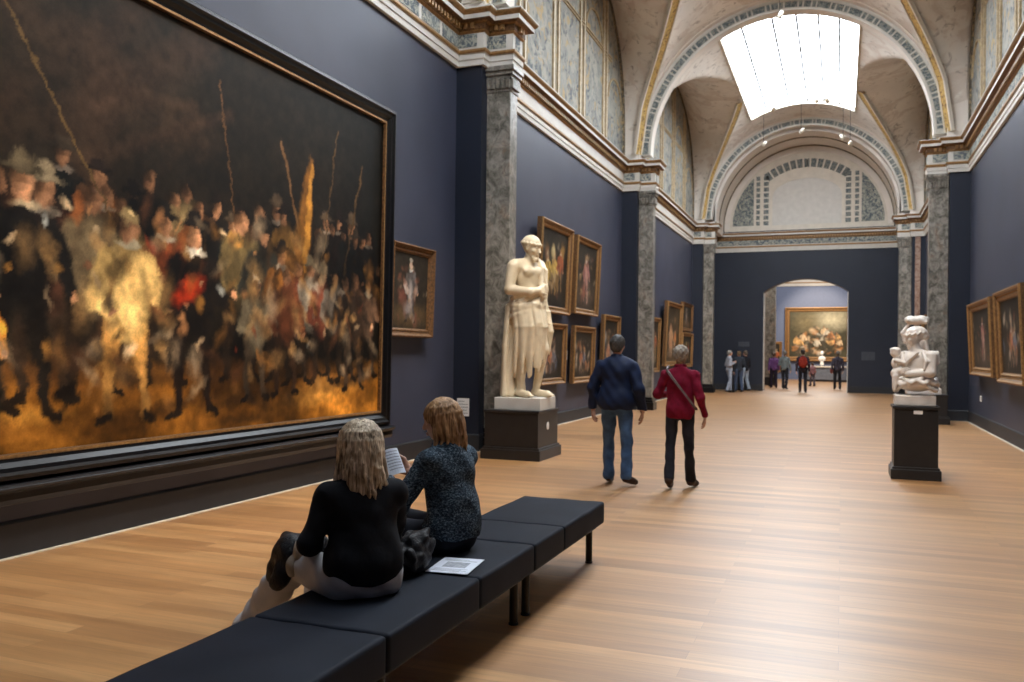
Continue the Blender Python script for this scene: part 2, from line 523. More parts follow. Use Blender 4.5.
# ------------------------------------------------------------------ vaults
ZS = 6.80
def zmain(dx, r=RV):
    return ZS + math.sqrt(max(0.0, r * r - dx * dx)) if abs(dx) < r else ZS - 1
SKW = 1.75
def zcross(dx, t):
    u = max(0.0, min(1.0, (abs(dx) - SKW) / (4.13 - SKW)))
    a = math.sqrt(RV * RV - SKW * SKW) - 0.01 + 1.0 * u ** 3
    n = 2.0 + 0.6 * u
    return ZS + a * max(0.0, 1 - abs(t) ** n) ** (1 / n)
def zv(x, t):
    dx = x - XC
    return max(zmain(dx), zcross(dx, t), ZS)
vn = [0]
wn = [0]
def bay(y0, y1, sky0, sky1, ny=64):
    yc, hb = (y0 + y1) / 2, (y1 - y0) / 2
    xs = []
    for i in range(29): xs.append(XC - 4.13 + (4.13 - SKW) * i / 28 * 1.0)
    n2 = 20
    mid = [XC - SKW + 2 * SKW * i / n2 for i in range(1, n2)]
    xs = xs + mid + [2 * XC - x for x in reversed(xs)]
    ys = [yc - hb * math.cos(PI * j / ny) for j in range(ny + 1)]
    ys = sorted(set(ys + [sky0, sky1]))
    V = []; 
    for y in ys:
        for x in xs:
            V.append((x, y, zv(x, (y - yc) / hb)))
    Fc = []; nx = len(xs)
    for j in range(len(ys) - 1):
        for i in range(nx - 1):
            xm = (xs[i] + xs[i + 1]) / 2; ym = (ys[j] + ys[j + 1]) / 2
            if abs(xm - XC) < SKW and sky0 < ym < sky1: continue
            Fc.append((j * nx + i, j * nx + i + 1, (j + 1) * nx + i + 1, (j + 1) * nx + i))
    me = bpy.data.meshes.new('ceiling'); me.from_pydata(V, [], Fc)
    me.polygons.foreach_set('use_smooth', [True] * len(Fc))
    bm = bmesh.new(); bm.from_mesh(me)
    bmesh.ops.delete(bm, geom=[v for v in bm.verts if not v.link_faces], context='VERTS')
    bm.to_mesh(me); bm.free()
    vn[0] += 1
    o = link('ceiling' if vn[0] == 1 else 'ceiling_%d' % vn[0], me, M['vault'], kind='structure')
    so = o.modifiers.new('thick', 'SOLIDIFY'); so.thickness = 0.12; so.offset = 1.0; so.use_even_offset = False
    # skylight: frame, bars and glass
    wn[0] += 1
    fr = MB()
    zc = lambda x: zmain(x - XC)
    N2 = 24
    for k in range(N2):
        xa = XC - SKW + 2 * SKW * k / N2; xb = XC - SKW + 2 * SKW * (k + 1) / N2
        for (ya, yb) in ((sky0 - 0.04, sky0 + 0.03), (sky1 - 0.03, sky1 + 0.04)):
            fr.prism([(xa, zc(xa) - 0.03), (xb, zc(xb) - 0.03), (xb, zc(xb) + 0.2), (xa, zc(xa) + 0.2)], 1, ya, yb)
    for s in (-1, 1):
        xe = XC + s * SKW
        fr.box(min(xe, xe + s * 0.06), max(xe, xe + s * 0.06), sky0, sky1, zc(xe) - 0.04, zc(xe) + 0.2)
    f_o = fr.build('window_%d' % wn[0], M['cream'], kind='structure')
    gl = MB(); gl_n = 16
    for k in range(gl_n):
        xa = XC - SKW + 2 * SKW * k / gl_n; xb = XC - SKW + 2 * SKW * (k + 1) / gl_n
        gl.prism([(xa, zc(xa) + 0.12), (xb, zc(xb) + 0.12), (xb, zc(xb) + 0.13), (xa, zc(xa) + 0.13)], 1, sky0, sky1)
    gl.build('pane', M['skyglass'], f_o)
    br = MB()
    for q in (-0.7, -0.25, 0.1, 0.42, 0.72):
        xx = XC + q * SKW
        br.box(xx - 0.029, xx + 0.029, sky0, sky1, zc(xx) + 0.06, zc(xx) + 0.12)
    br.build('glazing_bar', M['bar_grey'], f_o)
    # groin ribs: walk t, find where main = cross
    for sx in (-1, 1):
        for st in (-1, 1):
            pts = []
            for k in range(41):
                t = 1.0 - 0.99 * k / 40
                lo, hi = SKW, 3.72
                for _ in range(30):
                    md = (lo + hi) / 2
                    if zmain(md) > zcross(md, t): lo = md
                    else: hi = md
                if lo < SKW + 0.12: break
                pts.append((XC + sx * lo, yc + st * t * hb, zmain(lo)))
            if st < 0: pts = pts[:6]
            if len(pts) < 4: continue
            rb = MB()
            P3 = [Vector(p) for p in pts]
            axis = Vector((XC, yc, ZS + 1))
            # flat gilt band: a ribbon with thickness between two fillets
            for (wa, wb, thick, mi) in ((-0.11, 0.11, 0.025, 0), (-0.15, -0.11, 0.045, 1), (0.11, 0.15, 0.045, 1)):
                rows = []
                for i, p in enumerate(P3):
                    tg = (P3[min(i + 1, len(P3) - 1)] - P3[max(i - 1, 0)]).normalized()
                    inw = Vector((XC - p.x, (yc - p.y) * 0.35, ZS - p.z)); inw = (inw - tg * inw.dot(tg)).normalized()
                    sd = tg.cross(inw)
                    sc = 1.0
                    rows.append([p + sd * wa * sc + inw * -0.04, p + sd * wb * sc + inw * -0.04, p + sd * wb * sc + inw * thick, p + sd * wa * sc + inw * thick])
                for r1, r2 in zip(rows[:-1], rows[1:]):
                    for q in range(4):
                        q2 = (q + 1) % 4
                        rb.face([r1[q], r1[q2], r2[q2], r2[q]], mi)
            trim(rb, [M['rib'], M['cream']])
    # wall arches of the lunettes, as a dark garland band, and the lunette paintings
    for s, xw in ((-1, XL), (1, XR)):
        xin = xw - s * 0.03
        edge = []
        for k in range(61):
            t = -math.cos(PI * k / 60)
            edge.append((yc + t * hb, zv(xw, t)))
        lm = MB()
        for (a, b) in zip(edge[:-1], edge[1:]):
            if b[0] - a[0] < 1e-5: continue
            lm.prism([(a[0], ZS - 0.2), (b[0], ZS - 0.2), (b[0], b[1] + 0.1), (a[0], a[1] + 0.1)], 0, min(xw, xin), max(xw, xin))
        trim(lm, M['lunette'])
        gb = MB()
        for (a, b) in zip(edge[:-1], edge[1:]):
            def inw(p, d):
                v = Vector((yc - p[0], ZS + 1.5 - p[1])); v.normalize(); return (p[0] + v.x * d, p[1] + v.y * d)
            gb.prism([inw(a, 0.02), inw(b, 0.02), inw(b, 0.14), inw(a, 0.14)], 0, min(xin, xin - s * 0.05), max(xin, xin - s * 0.05))
        trim(gb, M['rib_dark'])
        # painted architecture on the lunette: gilt pilaster strips, inner arches
        ln = MB(); lo = MB()
        for q in (-0.62, -0.56, -0.22, -0.16, 0.16, 0.22, 0.56, 0.62):
            yy = yc + q * hb; zt = zv(xw, q) - 0.35
            lo.box(min(xin, xin - s * 0.03), max(xin, xin - s * 0.03), yy - 0.045, yy + 0.045, ZS - 0.15, zt)
            ln.box(min(xin, xin - s * 0.04), max(xin, xin - s * 0.04), yy - 0.065, yy - 0.045, ZS - 0.15, zt)
            ln.box(min(xin, xin - s * 0.04), max(xin, xin - s * 0.04), yy + 0.045, yy + 0.065, ZS - 0.15, zt)
        for (cq, wq, zt) in ((-0.39, 0.15, 8.9), (0.39, 0.15, 8.9), (0.0, 0.145, 9.9), (-0.79, 0.14, 7.9), (0.79, 0.14, 7.9)):
            rr = wq * hb; cy = yc + cq * hb
            ang = [PI * k / 16 for k in range(17)]
            for a0, a1 in zip(ang[:-1], ang[1:]):
                f = lambda a, r: (cy + r * math.cos(a), zt + r * math.sin(a) * 0.9)
                ln.prism([f(a0, rr), f(a1, rr), f(a1, rr - 0.05), f(a0, rr - 0.05)], 0, min(xin, xin - s * 0.035), max(xin, xin - s * 0.035))
        for zb in (8.85, 8.93):
            ln.box(min(xin, xin - s * 0.03), max(xin, xin - s * 0.03), yc - 0.72 * hb, yc + 0.72 * hb, zb, zb + 0.03)
        trim(ln, M['gilt_pale']); trim(lo, M['cream'])
bay(PIERS[0][1], PIERS[1][0], 3.2, 10.9)
bay(PIERS[1][1], PIERS[2][0], 13.7, 20.7)
bay(PIERS[2][1], PEND, 23.5, 32.3)

# diaphragm arches over the pilasters
def ring(mb, y0, y1, ri, ro, n=64, mi=0, a0=0.0, a1=PI, zc=ZS):
    for k in range(n):
        p, q = a0 + (a1 - a0) * k / n, a0 + (a1 - a0) * (k + 1) / n
        f = lambda a, r: (XC - r * math.cos(a), zc + r * math.sin(a))
        mb.prism([f(p, ri), f(q, ri), f(q, ro), f(p, ro)], 1, y0, y1, mi)
def diaphragm(y0, y1, ya, yb):
    """pier zone y0..y1: barrel at RV; the arch itself ya..yb"""
    mm = MB(); ring(mm, y0 - 0.02, y1 + 0.02, RV - 0.02, RV + 0.5); trim(mm, M['vault_band'])
    mm = MB()
    for s in (-1, 1):
        xa, xb = (XL, XC - RV + 0.05) if s < 0 else (XC + RV - 0.05, XR)
        mm.box(xa, xb, y0, y1, ZS - 0.4, 10.5)
    trim(mm, M['vault_band'])
    mm = MB(); ring(mm, ya, yb, RA, RV + 0.02); trim(mm, M['vault_band'])
    for (yy, sg) in ((ya, -1), (yb, 1)):
        a, b = (yy - 0.03, yy) if sg < 0 else (yy, yy + 0.03)
        mm = MB(); ring(mm, a, b, RA, RA + 0.05); ring(mm, a, b, RA + 0.25, RA + 0.31)
        trim(mm, M['stonewhite'])
        mm = MB(); ring(mm, yy - 0.006 if sg < 0 else yy, yy if sg < 0 else yy + 0.006, RA + 0.05, RA + 0.25); trim(mm, M['band_ground'])
        mm = MB(); a_ = 0.01; k = 0; rb = random.Random(int(ya * 10))
        while a_ < PI - 0.03:
            w_ = (0.085, 0.022, 0.045, 0.022)[k % 4]; p, q = a_, min(PI - 0.01, a_ + w_); a_ += w_ + 0.012; k += 1
            ring(mm, yy - 0.012 if sg < 0 else yy, yy if sg < 0 else yy + 0.012, RA + 0.075, RA + 0.225, 2, 0, p, q)
        trim(mm, M['orn_dark'])
for i in range(3):
    diaphragm(PIERS[i][0], PIERS[i][1], pil[i][0], pil[i][1])
diaphragm(PEND, PEND + 0.7, pil[3][0], pil[3][1])
# back of bay 0 and the deep arch before the end wall
for (a, b) in ((YB, PIERS[0][0]), (PEND + 0.7, YE)):
    mm = MB(); ring(mm, a, b, RA - 0.08, RA + 0.7); trim(mm, M['vault_band'])
    mm = MB(); mm.box(XL, XC - RA + 0.05, a, b, ZS - 0.3, 10.5); mm.box(XC + RA - 0.05, XR, a, b, ZS - 0.3, 10.5); trim(mm, M['vault_band'])
# gold and dark ribs on the soffit of the last arch
mm = MB(); ring(mm, YE - 0.25, YE - 0.12, RA - 0.11, RA - 0.07); ring(mm, 35.6, 35.7, RA - 0.11, RA - 0.07); trim(mm, M['rib_dark'])

# end lunette: panel, ornament, blind arch
R2 = RA - 0.1
mm = MB()
def lun(mb, y0, y1, r, x0, x1, z0, n=40, mi=0):
    for k in range(n):
        xa = x0 + (x1 - x0) * k / n; xb = x0 + (x1 - x0) * (k + 1) / n
        za = ZS + math.sqrt(max(0, r * r - (xa - XC) ** 2)); zb = ZS + math.sqrt(max(0, r * r - (xb - XC) ** 2))
        if za <= z0 and zb <= z0: continue
        mb.prism([(xa, z0), (xb, z0), (xb, max(z0 + .001, zb)), (xa, max(z0 + .001, za))], 1, y0, y1, mi)
lun(mm, YE - 0.03, YE, R2, XC - R2, XC + R2, ZS - 0.1); trim(mm, M['cream'])
mm = MB(); ring(mm, YE - 0.07, YE - 0.03, R2 - 0.22, R2, zc=ZS); trim(mm, M['vault_band'])
mm = MB()
lun(mm, YE - 0.045, YE - 0.03, R2 - 0.32, XC - R2 + 0.35, XC - 2.1, ZS + 0.12, 14)
lun(mm, YE - 0.045, YE - 0.03, R2 - 0.32, XC + 2.1, XC + R2 - 0.35, ZS + 0.12, 14)
trim(mm, M['ornament'])
mm = MB()
for s in (-1, 1):
    for (a, b) in ((1.85, 2.0), (1.5, 1.7)):
        x0, x1 = sorted((XC + s * a, XC + s * b))
        for k in range(9):
            z = ZS + 0.12 + k * 0.235
            if z + 0.2 < ZS + math.sqrt((R2 - 0.3) ** 2 - max(abs(x0 - XC), abs(x1 - XC)) ** 2):
                mm.box(x0, x1, YE - 0.045, YE - 0.03, z, z + 0.17)
for k in range(13):
    a = PI * (0.29 + 0.42 * (k + 0.1) / 13); b = PI * (0.29 + 0.42 * (k + 0.85) / 13)
    ring(mm, YE - 0.045, YE - 0.03, 2.45, 2.8, 2, 0, a, b, ZS)
trim(mm, M['orn_dark'])
mm = MB()   # pale blind panel with arched head
ap2 = [(XC + 1.35 * math.cos(PI * k / 20), ZS + 1.25 + 0.75 * math.sin(PI * k / 20)) for k in range(21)]
mm.prism([(XC - 1.35, ZS + 0.1)] + [(XC + 1.35, ZS + 0.1)] + ap2, 1, YE - 0.04, YE - 0.03)
trim(mm, M['stonewhite'])
mm = MB()
for a0, a1 in zip(ap2[:-1], ap2[1:]):
    g = lambda p, k: (XC + (p[0] - XC) * k, ZS + 1.25 + (p[1] - ZS - 1.25) * k)
    mm.prism([g(a0, 1), g(a1, 1), g(a1, 1.07), g(a0, 1.07)], 1, YE - 0.06, YE - 0.03)
mm.box(XC - 1.44, XC - 1.35, YE - 0.06, YE - 0.03, ZS + 0.1, ZS + 1.25); mm.box(XC + 1.35, XC + 1.44, YE - 0.06, YE - 0.03, ZS + 0.1, ZS + 1.25)
mm.box(XC - 0.02, XC + 0.02, YE - 0.045, YE - 0.03, ZS + 2.1, ZS + 2.9)
trim(mm, M['cream'])

# ------------------------------------------------------------------ the room beyond
FY = 56.5
m = MB(); m.box(-8.4, 5.4, FY, FY + 0.3, 0, 8); m.build('wall_far', simple('far_paint', (0.10, 0.13, 0.22), 0.55, var=0.06), kind='structure')
m = MB(); m.box(-8.7, -8.4, YE + 0.5, FY, 0, 8); m.build('wall_far_left', M['wall'], kind='structure')
m = MB(); m.box(5.4, 5.7, YE + 0.5, FY, 0, 8); m.build('wall_far_right', M['wall'], kind='structure')
m = MB(); m.box(-8.7, 5.7, YE + 0.4, FY + 0.3, 8, 8.3); m.build('ceiling_far', M['cream'], kind='structure')
m = MB(); m.box(-8.4, -5.9, YE + 0.1, YE + 0.5, 0, 8); m.box(3.1, 5.4, YE + 0.1, YE + 0.5, 0, 8); m.build('wall_far_near', M['wall'], kind='structure')
m = MB(); m.sweep([(5.4, FY), (-8.4, FY)], [(o, z) for o, z in EP], EM); trim(m, [M['stonewhite'], M['gold'], M['golddark']])
for (x0, y0) in ((-3.62, 44.2), (1.6, 44.2)):
    mm = MB(); mm.box(x0, x0 + 0.55, y0, y0 + 0.5, 0.4, 5.9); trim(mm, M['marble'], bevel=0.02)
    mm = MB(); mm.box(x0 - 0.06, x0 + 0.61, y0 - 0.06, y0 + 0.56, 0, 0.4); trim(mm, M['black_matt'])
    mm = MB(); mm.box(x0 - 0.05, x0 + 0.6, y0 - 0.05, y0 + 0.55, 5.9, 8.0); trim(mm, M['cream'])
ld = bpy.data.lights.new('far_room_light', 'AREA'); ld.shape = 'RECTANGLE'; ld.size = 7; ld.size_y = 16; ld.energy = FAR_POWER; ld.color = (1.0, 0.96, 0.9)
lo_ = bpy.data.objects.new('far_room_light', ld); COL.objects.link(lo_); lo_.location = (-1.5, 47, 7.9)
# ------------------------------------------------------------------ painting on canvas: colours laid on a vertex grid
RNG = np.random.default_rng(11)
def value_noise(w, h, cx, cy, rng=RNG):
    g = rng.random((cy + 2, cx + 2))
    X = np.linspace(0, cx, w); Y = np.linspace(0, cy, h)
    xi = np.minimum(X.astype(int), cx); yi = np.minimum(Y.astype(int), cy)
    fx = X - xi; fy = Y - yi
    fx = fx * fx * (3 - 2 * fx); fy = fy * fy * (3 - 2 * fy)
    a = g[np.ix_(yi, xi)]; b = g[np.ix_(yi, xi + 1)]; c = g[np.ix_(yi + 1, xi)]; d = g[np.ix_(yi + 1, xi + 1)]
    return (a * (1 - fx) + b * fx) * (1 - fy)[:, None] + (c * (1 - fx) + d * fx) * fy[:, None]
class Canvas:
    def __init__(s, asp, h, bg):
        s.h = h; s.w = int(h * asp); s.asp = asp
        s.X, s.Y = np.meshgrid(np.linspace(0, asp, s.w), np.linspace(0, 1, s.h))
        s.I = np.zeros((s.h, s.w, 3)); s.I[:] = bg
    def put(s, mask, col):
        s.I = s.I * (1 - mask[..., None]) + np.array(col) * mask[..., None]
    def ell(s, cx, cy, rx, ry, col, rot=0.0, soft=0.25, a=1.0):
        dx, dy = s.X - cx, s.Y - cy
        c, n = math.cos(rot), math.sin(rot)
        u = (dx * c + dy * n) / rx; v = (-dx * n + dy * c) / ry
        d = np.sqrt(u * u + v * v)
        s.put(a * np.clip((1 + soft - d) / (2 * soft), 0, 1), col)
    def line(s, p, q, r, col, soft=0.4, a=1.0, r2=None):
        r2 = r if r2 is None else r2
        px, py = s.X - p[0], s.Y - p[1]; dx, dy = q[0] - p[0], q[1] - p[1]
        t = np.clip((px * dx + py * dy) / (dx * dx + dy * dy + 1e-9), 0, 1)
        d = np.hypot(px - t * dx, py - t * dy) / (r + (r2 - r) * t)
        s.put(a * np.clip((1 + soft - d) / (2 * soft), 0, 1), col)
    def fbm(s, fx, fy, o=3):
        t = np.zeros((s.h, s.w)); a = 1.0; tot = 0
        for k in range(o):
            t += a * value_noise(s.w, s.h, max(1, int(fx * s.asp * 2 ** k)), max(1, int(fy * 2 ** k))); tot += a; a *= 0.55
        return t / tot
    def brush(s, amt=0.25, f=30):
        n = s.fbm(f, f, 3); s.I *= (1 + amt * (n - 0.5) * 2)[..., None]
    def warp(s, amt=.006, f=26):
        # loose brushwork: every patch of paint is dragged a little
        dx = (s.fbm(f, f, 2) - .5) * 2 * amt * s.h * 2; dy = (s.fbm(f, f, 2) - .5) * 2 * amt * s.h * 2
        jx = np.clip((np.arange(s.w)[None, :] + dx).round().astype(int), 0, s.w - 1); iy = np.clip((np.arange(s.h)[:, None] + dy).round().astype(int), 0, s.h - 1)
        s.I = s.I[iy, jx]
    def man(s, x, y, h, coat, legs, skin=(0.45, 0.26, 0.15), hat=None, lean=0.0, glow=1.0, collar=None, sash=None, arm=0.0, cape=False, helm=None):
        g = lambda c, k=1.0: tuple(v * k * glow for v in c)
        ax = lambda dx, dz: (x + dx * h + lean * dz * h, y + dz * h)
        if legs is not None:
            s.line(ax(-.07, .45), ax(-.10, .20), .055 * h, g(legs, .8), r2=.035 * h); s.line(ax(-.10, .2), ax(-.09, .03), .028 * h, g(legs, .9))
            s.line(ax(.06, .45), ax(.10, .22), .055 * h, g(legs), r2=.035 * h); s.line(ax(.10, .22), ax(.13, .03), .028 * h, g(legs, 1.2))
            s.line(ax(-.09, .02), ax(-.15, .0), .022 * h, g((.03, .02, .012))); s.line(ax(.13, .02), ax(.18, .0), .022 * h, g((.03, .02, .012)))
        s.ell(*ax(0, .60), .135 * h, .21 * h, g(coat, .7)); s.ell(*ax(.03, .62), .085 * h, .17 * h, g(coat, 1.25), soft=.7)
        if cape: s.line(ax(-.12, .75), ax(-.2, .35), .07 * h, g(coat, .55), r2=.10 * h)
        s.line(ax(-.12, .75), ax(-.19, .55), .042 * h, g(coat, .9)); s.line(ax(-.19, .55), ax(-.11 + arm * .1, .45 + arm * .15), .032 * h, g(coat, 1.1))
        s.line(ax(.12, .75), ax(.20, .58), .042 * h, g(coat, 1.3)); s.line(ax(.20, .58), ax(.24 + arm * .1, .47 + arm * .25), .030 * h, g(coat, 1.4))
        s.ell(*ax(.25 + arm * .1, .46 + arm * .26), .022 * h, .022 * h, g(skin)); s.ell(*ax(-.10 + arm * .1, .45 + arm * .15), .02 * h, .02 * h, g(skin, .8))
        if sash is not None: s.line(ax(-.10, .72), ax(.12, .5), .022 * h, g(sash))
        if collar is not None: s.ell(*ax(.01, .815), .07 * h, .022 * h, g(collar))
        s.ell(*ax(0, .89), .047 * h, .062 * h, g(skin, .6)); s.ell(*ax(.012, .888), .033 * h, .050 * h, g(skin, 1.15), soft=.5)
        s.ell(*ax(-.02, .915), .045 * h, .045 * h, g((.05, .03, .015)), a=.7, soft=.5)
        s.ell(*ax(.012, .899), .03 * h, .008 * h, g(skin, .35), a=.55, soft=.7)
        s.ell(*ax(.004, .862), .03 * h, .018 * h, g(skin, .45), a=.5, soft=.8)
        if hat is not None:
            s.ell(*ax(0, .945), .10 * h, .02 * h, g(hat, .8)); s.ell(*ax(0, .975), .052 * h, .042 * h, g(hat, 1.1))
        if helm is not None:
            s.ell(*ax(0, .94), .055 * h, .04 * h, g(helm)); s.ell(*ax(.015, .955), .02 * h, .015 * h, g(helm, 2.0))

def paint_mat(name, rough=0.5):
    m, nt, b = new_mat(name)
    at = nt.nodes.new('ShaderNodeAttribute'); at.attribute_name = 'paint'
    f = noise_tex(nt, coords(nt), 60, 3)
    nt.links.new(mix(nt, at.outputs['Color'], ramp(nt, f, [(0.3, (0.8, 0.8, 0.8)), (0.7, (1.15, 1.15, 1.15))]), 0.6, 'MULTIPLY'), b.inputs['Base Color'])
    b.inputs['Roughness'].default_value = rough
    b.inputs['Specular IOR Level'].default_value = 0.15
    bump(nt, b, f, 0.12, 0.003)
    return m
M['paint'] = paint_mat('oil_paint')

def canvas_obj(cv, W, Hh, yfront, parent, z0):
    me = bpy.data.meshes.new('canvas')
    nx, ny = cv.w, cv.h
    X, Z = np.meshgrid(np.linspace(-W / 2, W / 2, nx), np.linspace(z0, z0 + Hh, ny))
    V = np.stack([X, np.full_like(X, yfront), Z], -1).reshape(-1, 3)
    idx = np.arange(nx * ny).reshape(ny, nx)
    F = np.stack([idx[:-1, :-1], idx[:-1, 1:], idx[1:, 1:], idx[1:, :-1]], -1).reshape(-1, 4)
    # stretcher thickness: four back corners and a back face
    n = len(V)
    V = np.vstack([V, [[-W / 2, yfront + .03, z0], [W / 2, yfront + .03, z0], [W / 2, yfront + .03, z0 + Hh], [-W / 2, yfront + .03, z0 + Hh]]])
    me.from_pydata(V.tolist(), [], F.tolist() + [[n + 3, n + 2, n + 1, n]])
    ca = me.color_attributes.new('paint', 'FLOAT_COLOR', 'POINT')
    C4 = np.ones((len(V), 4), dtype=np.float32); C4[:nx * ny, :3] = np.clip(cv.I, 0.001, 1).reshape(-1, 3); C4[nx * ny:, :3] = .05
    ca.data.foreach_set('color', C4.ravel())
    return link('canvas', me, M['paint'], parent)

def frame_mesh(name, W, Hh, prof, mats, mis, parent, z0=0.0, ornament=0, orn_mi=0):
    mb = MB(); q = len(prof)
    cor = [(-1, 0), (1, 0), (1, 1), (-1, 1)]
    for (sx, sz) in cor:
        for (ins, d) in prof:
            x = sx * (W / 2 - ins); z = z0 + (Hh - ins if sz else ins)
            mb.v.append((x, -d, z))
    for c in range(4):
        c2 = (c + 1) % 4
        for a in range(q - 1):
            mb.f.append((c * q + a, c2 * q + a, c2 * q + a + 1, c * q + a + 1)); mb.mi.append(mis[a])
    if ornament:
        ins, d, r = ornament
        for (x0, z0_, x1, z1) in ((-W/2+ins, z0+ins, W/2-ins, z0+ins), (W/2-ins, z0+ins, W/2-ins, z0+Hh-ins), (W/2-ins, z0+Hh-ins, -W/2+ins, z0+Hh-ins), (-W/2+ins, z0+Hh-ins, -W/2+ins, z0+ins)):
            L = math.hypot(x1 - x0, z1 - z0); n = max(2, int(L / (r * 2.6)))
            for k in range(n + 1):
                t = k / n; cx, cz = x0 + (x1 - x0) * t, z0_ + (z1 - z0_) * t
                n0 = len(mb.v); mb.v.append((cx, -d - r * .9, cz))
                for j in range(6):
                    th = PI * j / 3; mb.v.append((cx + r * math.cos(th), -d + r * .1, cz + r * math.sin(th)))
                for j in range(6):
                    mb.f.append((n0, n0 + 1 + j, n0 + 1 + (j + 1) % 6)); mb.mi.append(orn_mi)
    return mb.build(name, mats, parent)

def painting(label, W, Hh, cvf, loc, rz, tilt=0.02, fwid=0.14, dep=0.10, group=None, dark=False, orn=True, n=90, name='painting'):
    t = thing(name, label, 'painting', loc, rz, group)
    t.rotation_euler = (tilt, 0, rz)
    f = fwid; d = dep
    prof = [(0, 0), (0, d * .75), (f * .06, d * .95), (f * .18, d), (f * .30, d * .8), (f * .45, d * .55), (f * .62, d * .5), (f * .72, d * .62), (f * .82, d * .6), (f * .9, d * .42), (f, d * .32), (f, 0.0)]
    mis = [1, 0, 0, 0, 1, 1, 0, 0, 0, 1, 0]
    frame_mesh('frame', W, Hh, prof, [M['gold'] if not dark else M['golddark'], M['golddark']], mis, t, ornament=(f * .5, d * .52, f * .10) if orn else 0, orn_mi=0)
    hb = MB()
    for zz in (.12 * Hh, .86 * Hh):
        for sx in (-.3, .3):
            hb = MB(); hb.box(sx * W - .03, sx * W + .03, -.01, .058 + (.04 * zz if zz > .5 * Hh else 0), zz - .03, zz + .03)
            hb.build('wall_bracket', M['metal'], t)
    asp = (W - 2 * f) / (Hh - 2 * f)
    cv = cvf(asp, n)
    canvas_obj(cv, W - 2 * f + .01, Hh - 2 * f + .01, -d * .3, t, f - .005)
    return t

def portrait(seed, kind=0):
    def fn(asp, n):
        rng = random.Random(seed)
        cv = Canvas(asp, n, (0.022, 0.018, 0.013))
        b = cv.fbm(3, 3, 3)
        cv.I *= (0.5 + 1.3 * b)[..., None]
        cx = asp / 2
        if kind == 0:      # pale full figure in the dark
            cv.ell(cx, .18, asp * .4, .13, (.12, .075, .035), soft=.7)
            for k in range(5): cv.ell(cx + rng.uniform(-.3, .3) * asp, rng.uniform(.12, .5), .06, .08, (.10 + .1 * rng.random(), .06, .04), soft=.7)
            cv.man(cx, .10, .82, (.10, .09, .085), (.06, .05, .05), collar=(.5, .48, .44))
            cv.ell(cx, .42, .05, .16, (.42, .36, .32), soft=.7); cv.ell(cx - .06, .26, .09, .08, (.25, .21, .19), soft=.8); cv.ell(cx - .12, .55, .05, .09, (.45, .36, .30), soft=.5, rot=.5); cv.ell(cx + .13, .5, .04, .09, (.35, .22, .16), soft=.5, rot=-.4)
            cv.ell(cx, .83, .04, .05, (.55, .38, .27)); cv.ell(cx, .9, .04, .03, (.4, .36, .3))
        elif kind == 1:    # several golden figures
            for k in range(8): cv.ell(cx + rng.uniform(-.3, .3) * asp, rng.uniform(.15, .75), .06, .12, (.30, .17, .05), rot=rng.uniform(-1, 1), soft=.6, a=.6)
            for k in range(3): cv.man(cx + (k - 1) * asp * .22, .08 + .06 * k, .62, (.40, .27, .07) if k != 2 else (.24, .07, .03), (.2, .12, .05), collar=(.5, .4, .25), glow=1.1)
            cv.ell(cx - .05, .72, .07, .07, (.5, .40, .2), soft=.6)
        elif kind == 2:    # standing figure in pink and white
            cv.ell(cx, .2, asp * .42, .2, (.07, .05, .035), soft=.7)
            cv.man(cx, .08, .82, (.22, .10, .09), (.3, .16, .13), collar=(.55, .5, .45), sash=(.5, .2, .15))
            cv.ell(cx + .03, .52, .06, .10, (.42, .24, .19), soft=.8, rot=.4); cv.ell(cx - .1, .3, .06, .09, (.20, .08, .06), soft=.8, rot=-.5); cv.ell(cx + .13, .25, .05, .1, (.25, .17, .12), soft=.9)
        elif kind == 3:    # group by a window
            for k in range(12): cv.ell(rng.uniform(.1, .9) * asp, rng.uniform(.12, .8), .05, .09, rng.choice([(.35, .16, .08), (.42, .33, .24), (.10, .12, .16), (.28, .12, .05)]), rot=rng.uniform(-1, 1), soft=.6, a=.8)
            cv.man(cx - .1, .06, .6, (.3, .12, .06), (.2, .12, .08), collar=(.5, .45, .4)); cv.man(cx + .15, .1, .55, (.12, .12, .14), (.1, .07, .05), collar=(.5, .45, .4))
        elif kind == 4:    # brown landscape with nude-ish figures
            cv.I += np.array((.10, .065, .03)) * (cv.fbm(4, 4, 3) * (1 - cv.Y * .6))[..., None]
            for k in range(6):
                cv.man(rng.uniform(.25, .75) * asp, rng.uniform(.04, .25), .5, rng.choice([(.42, .24, .13), (.45, .18, .06), (.25, .14, .08)]), (.4, .24, .15))
        for k in range(46):
            r_ = rng.random(); cv.ell(cx + rng.gauss(0, .2) * asp, rng.uniform(.12, .82), rng.uniform(.012, .04), rng.uniform(.02, .07), rng.choice([(.30, .19, .09), (.42, .33, .22), (.05, .035, .025), (.03, .025, .02), (.20, .08, .05), (.14, .11, .08)]), rot=rng.uniform(-1.5, 1.5), soft=.8, a=rng.uniform(.3, .7))
        cv.warp(.016, 14)
        cv.brush(.3, 22)
        return cv
    return fn

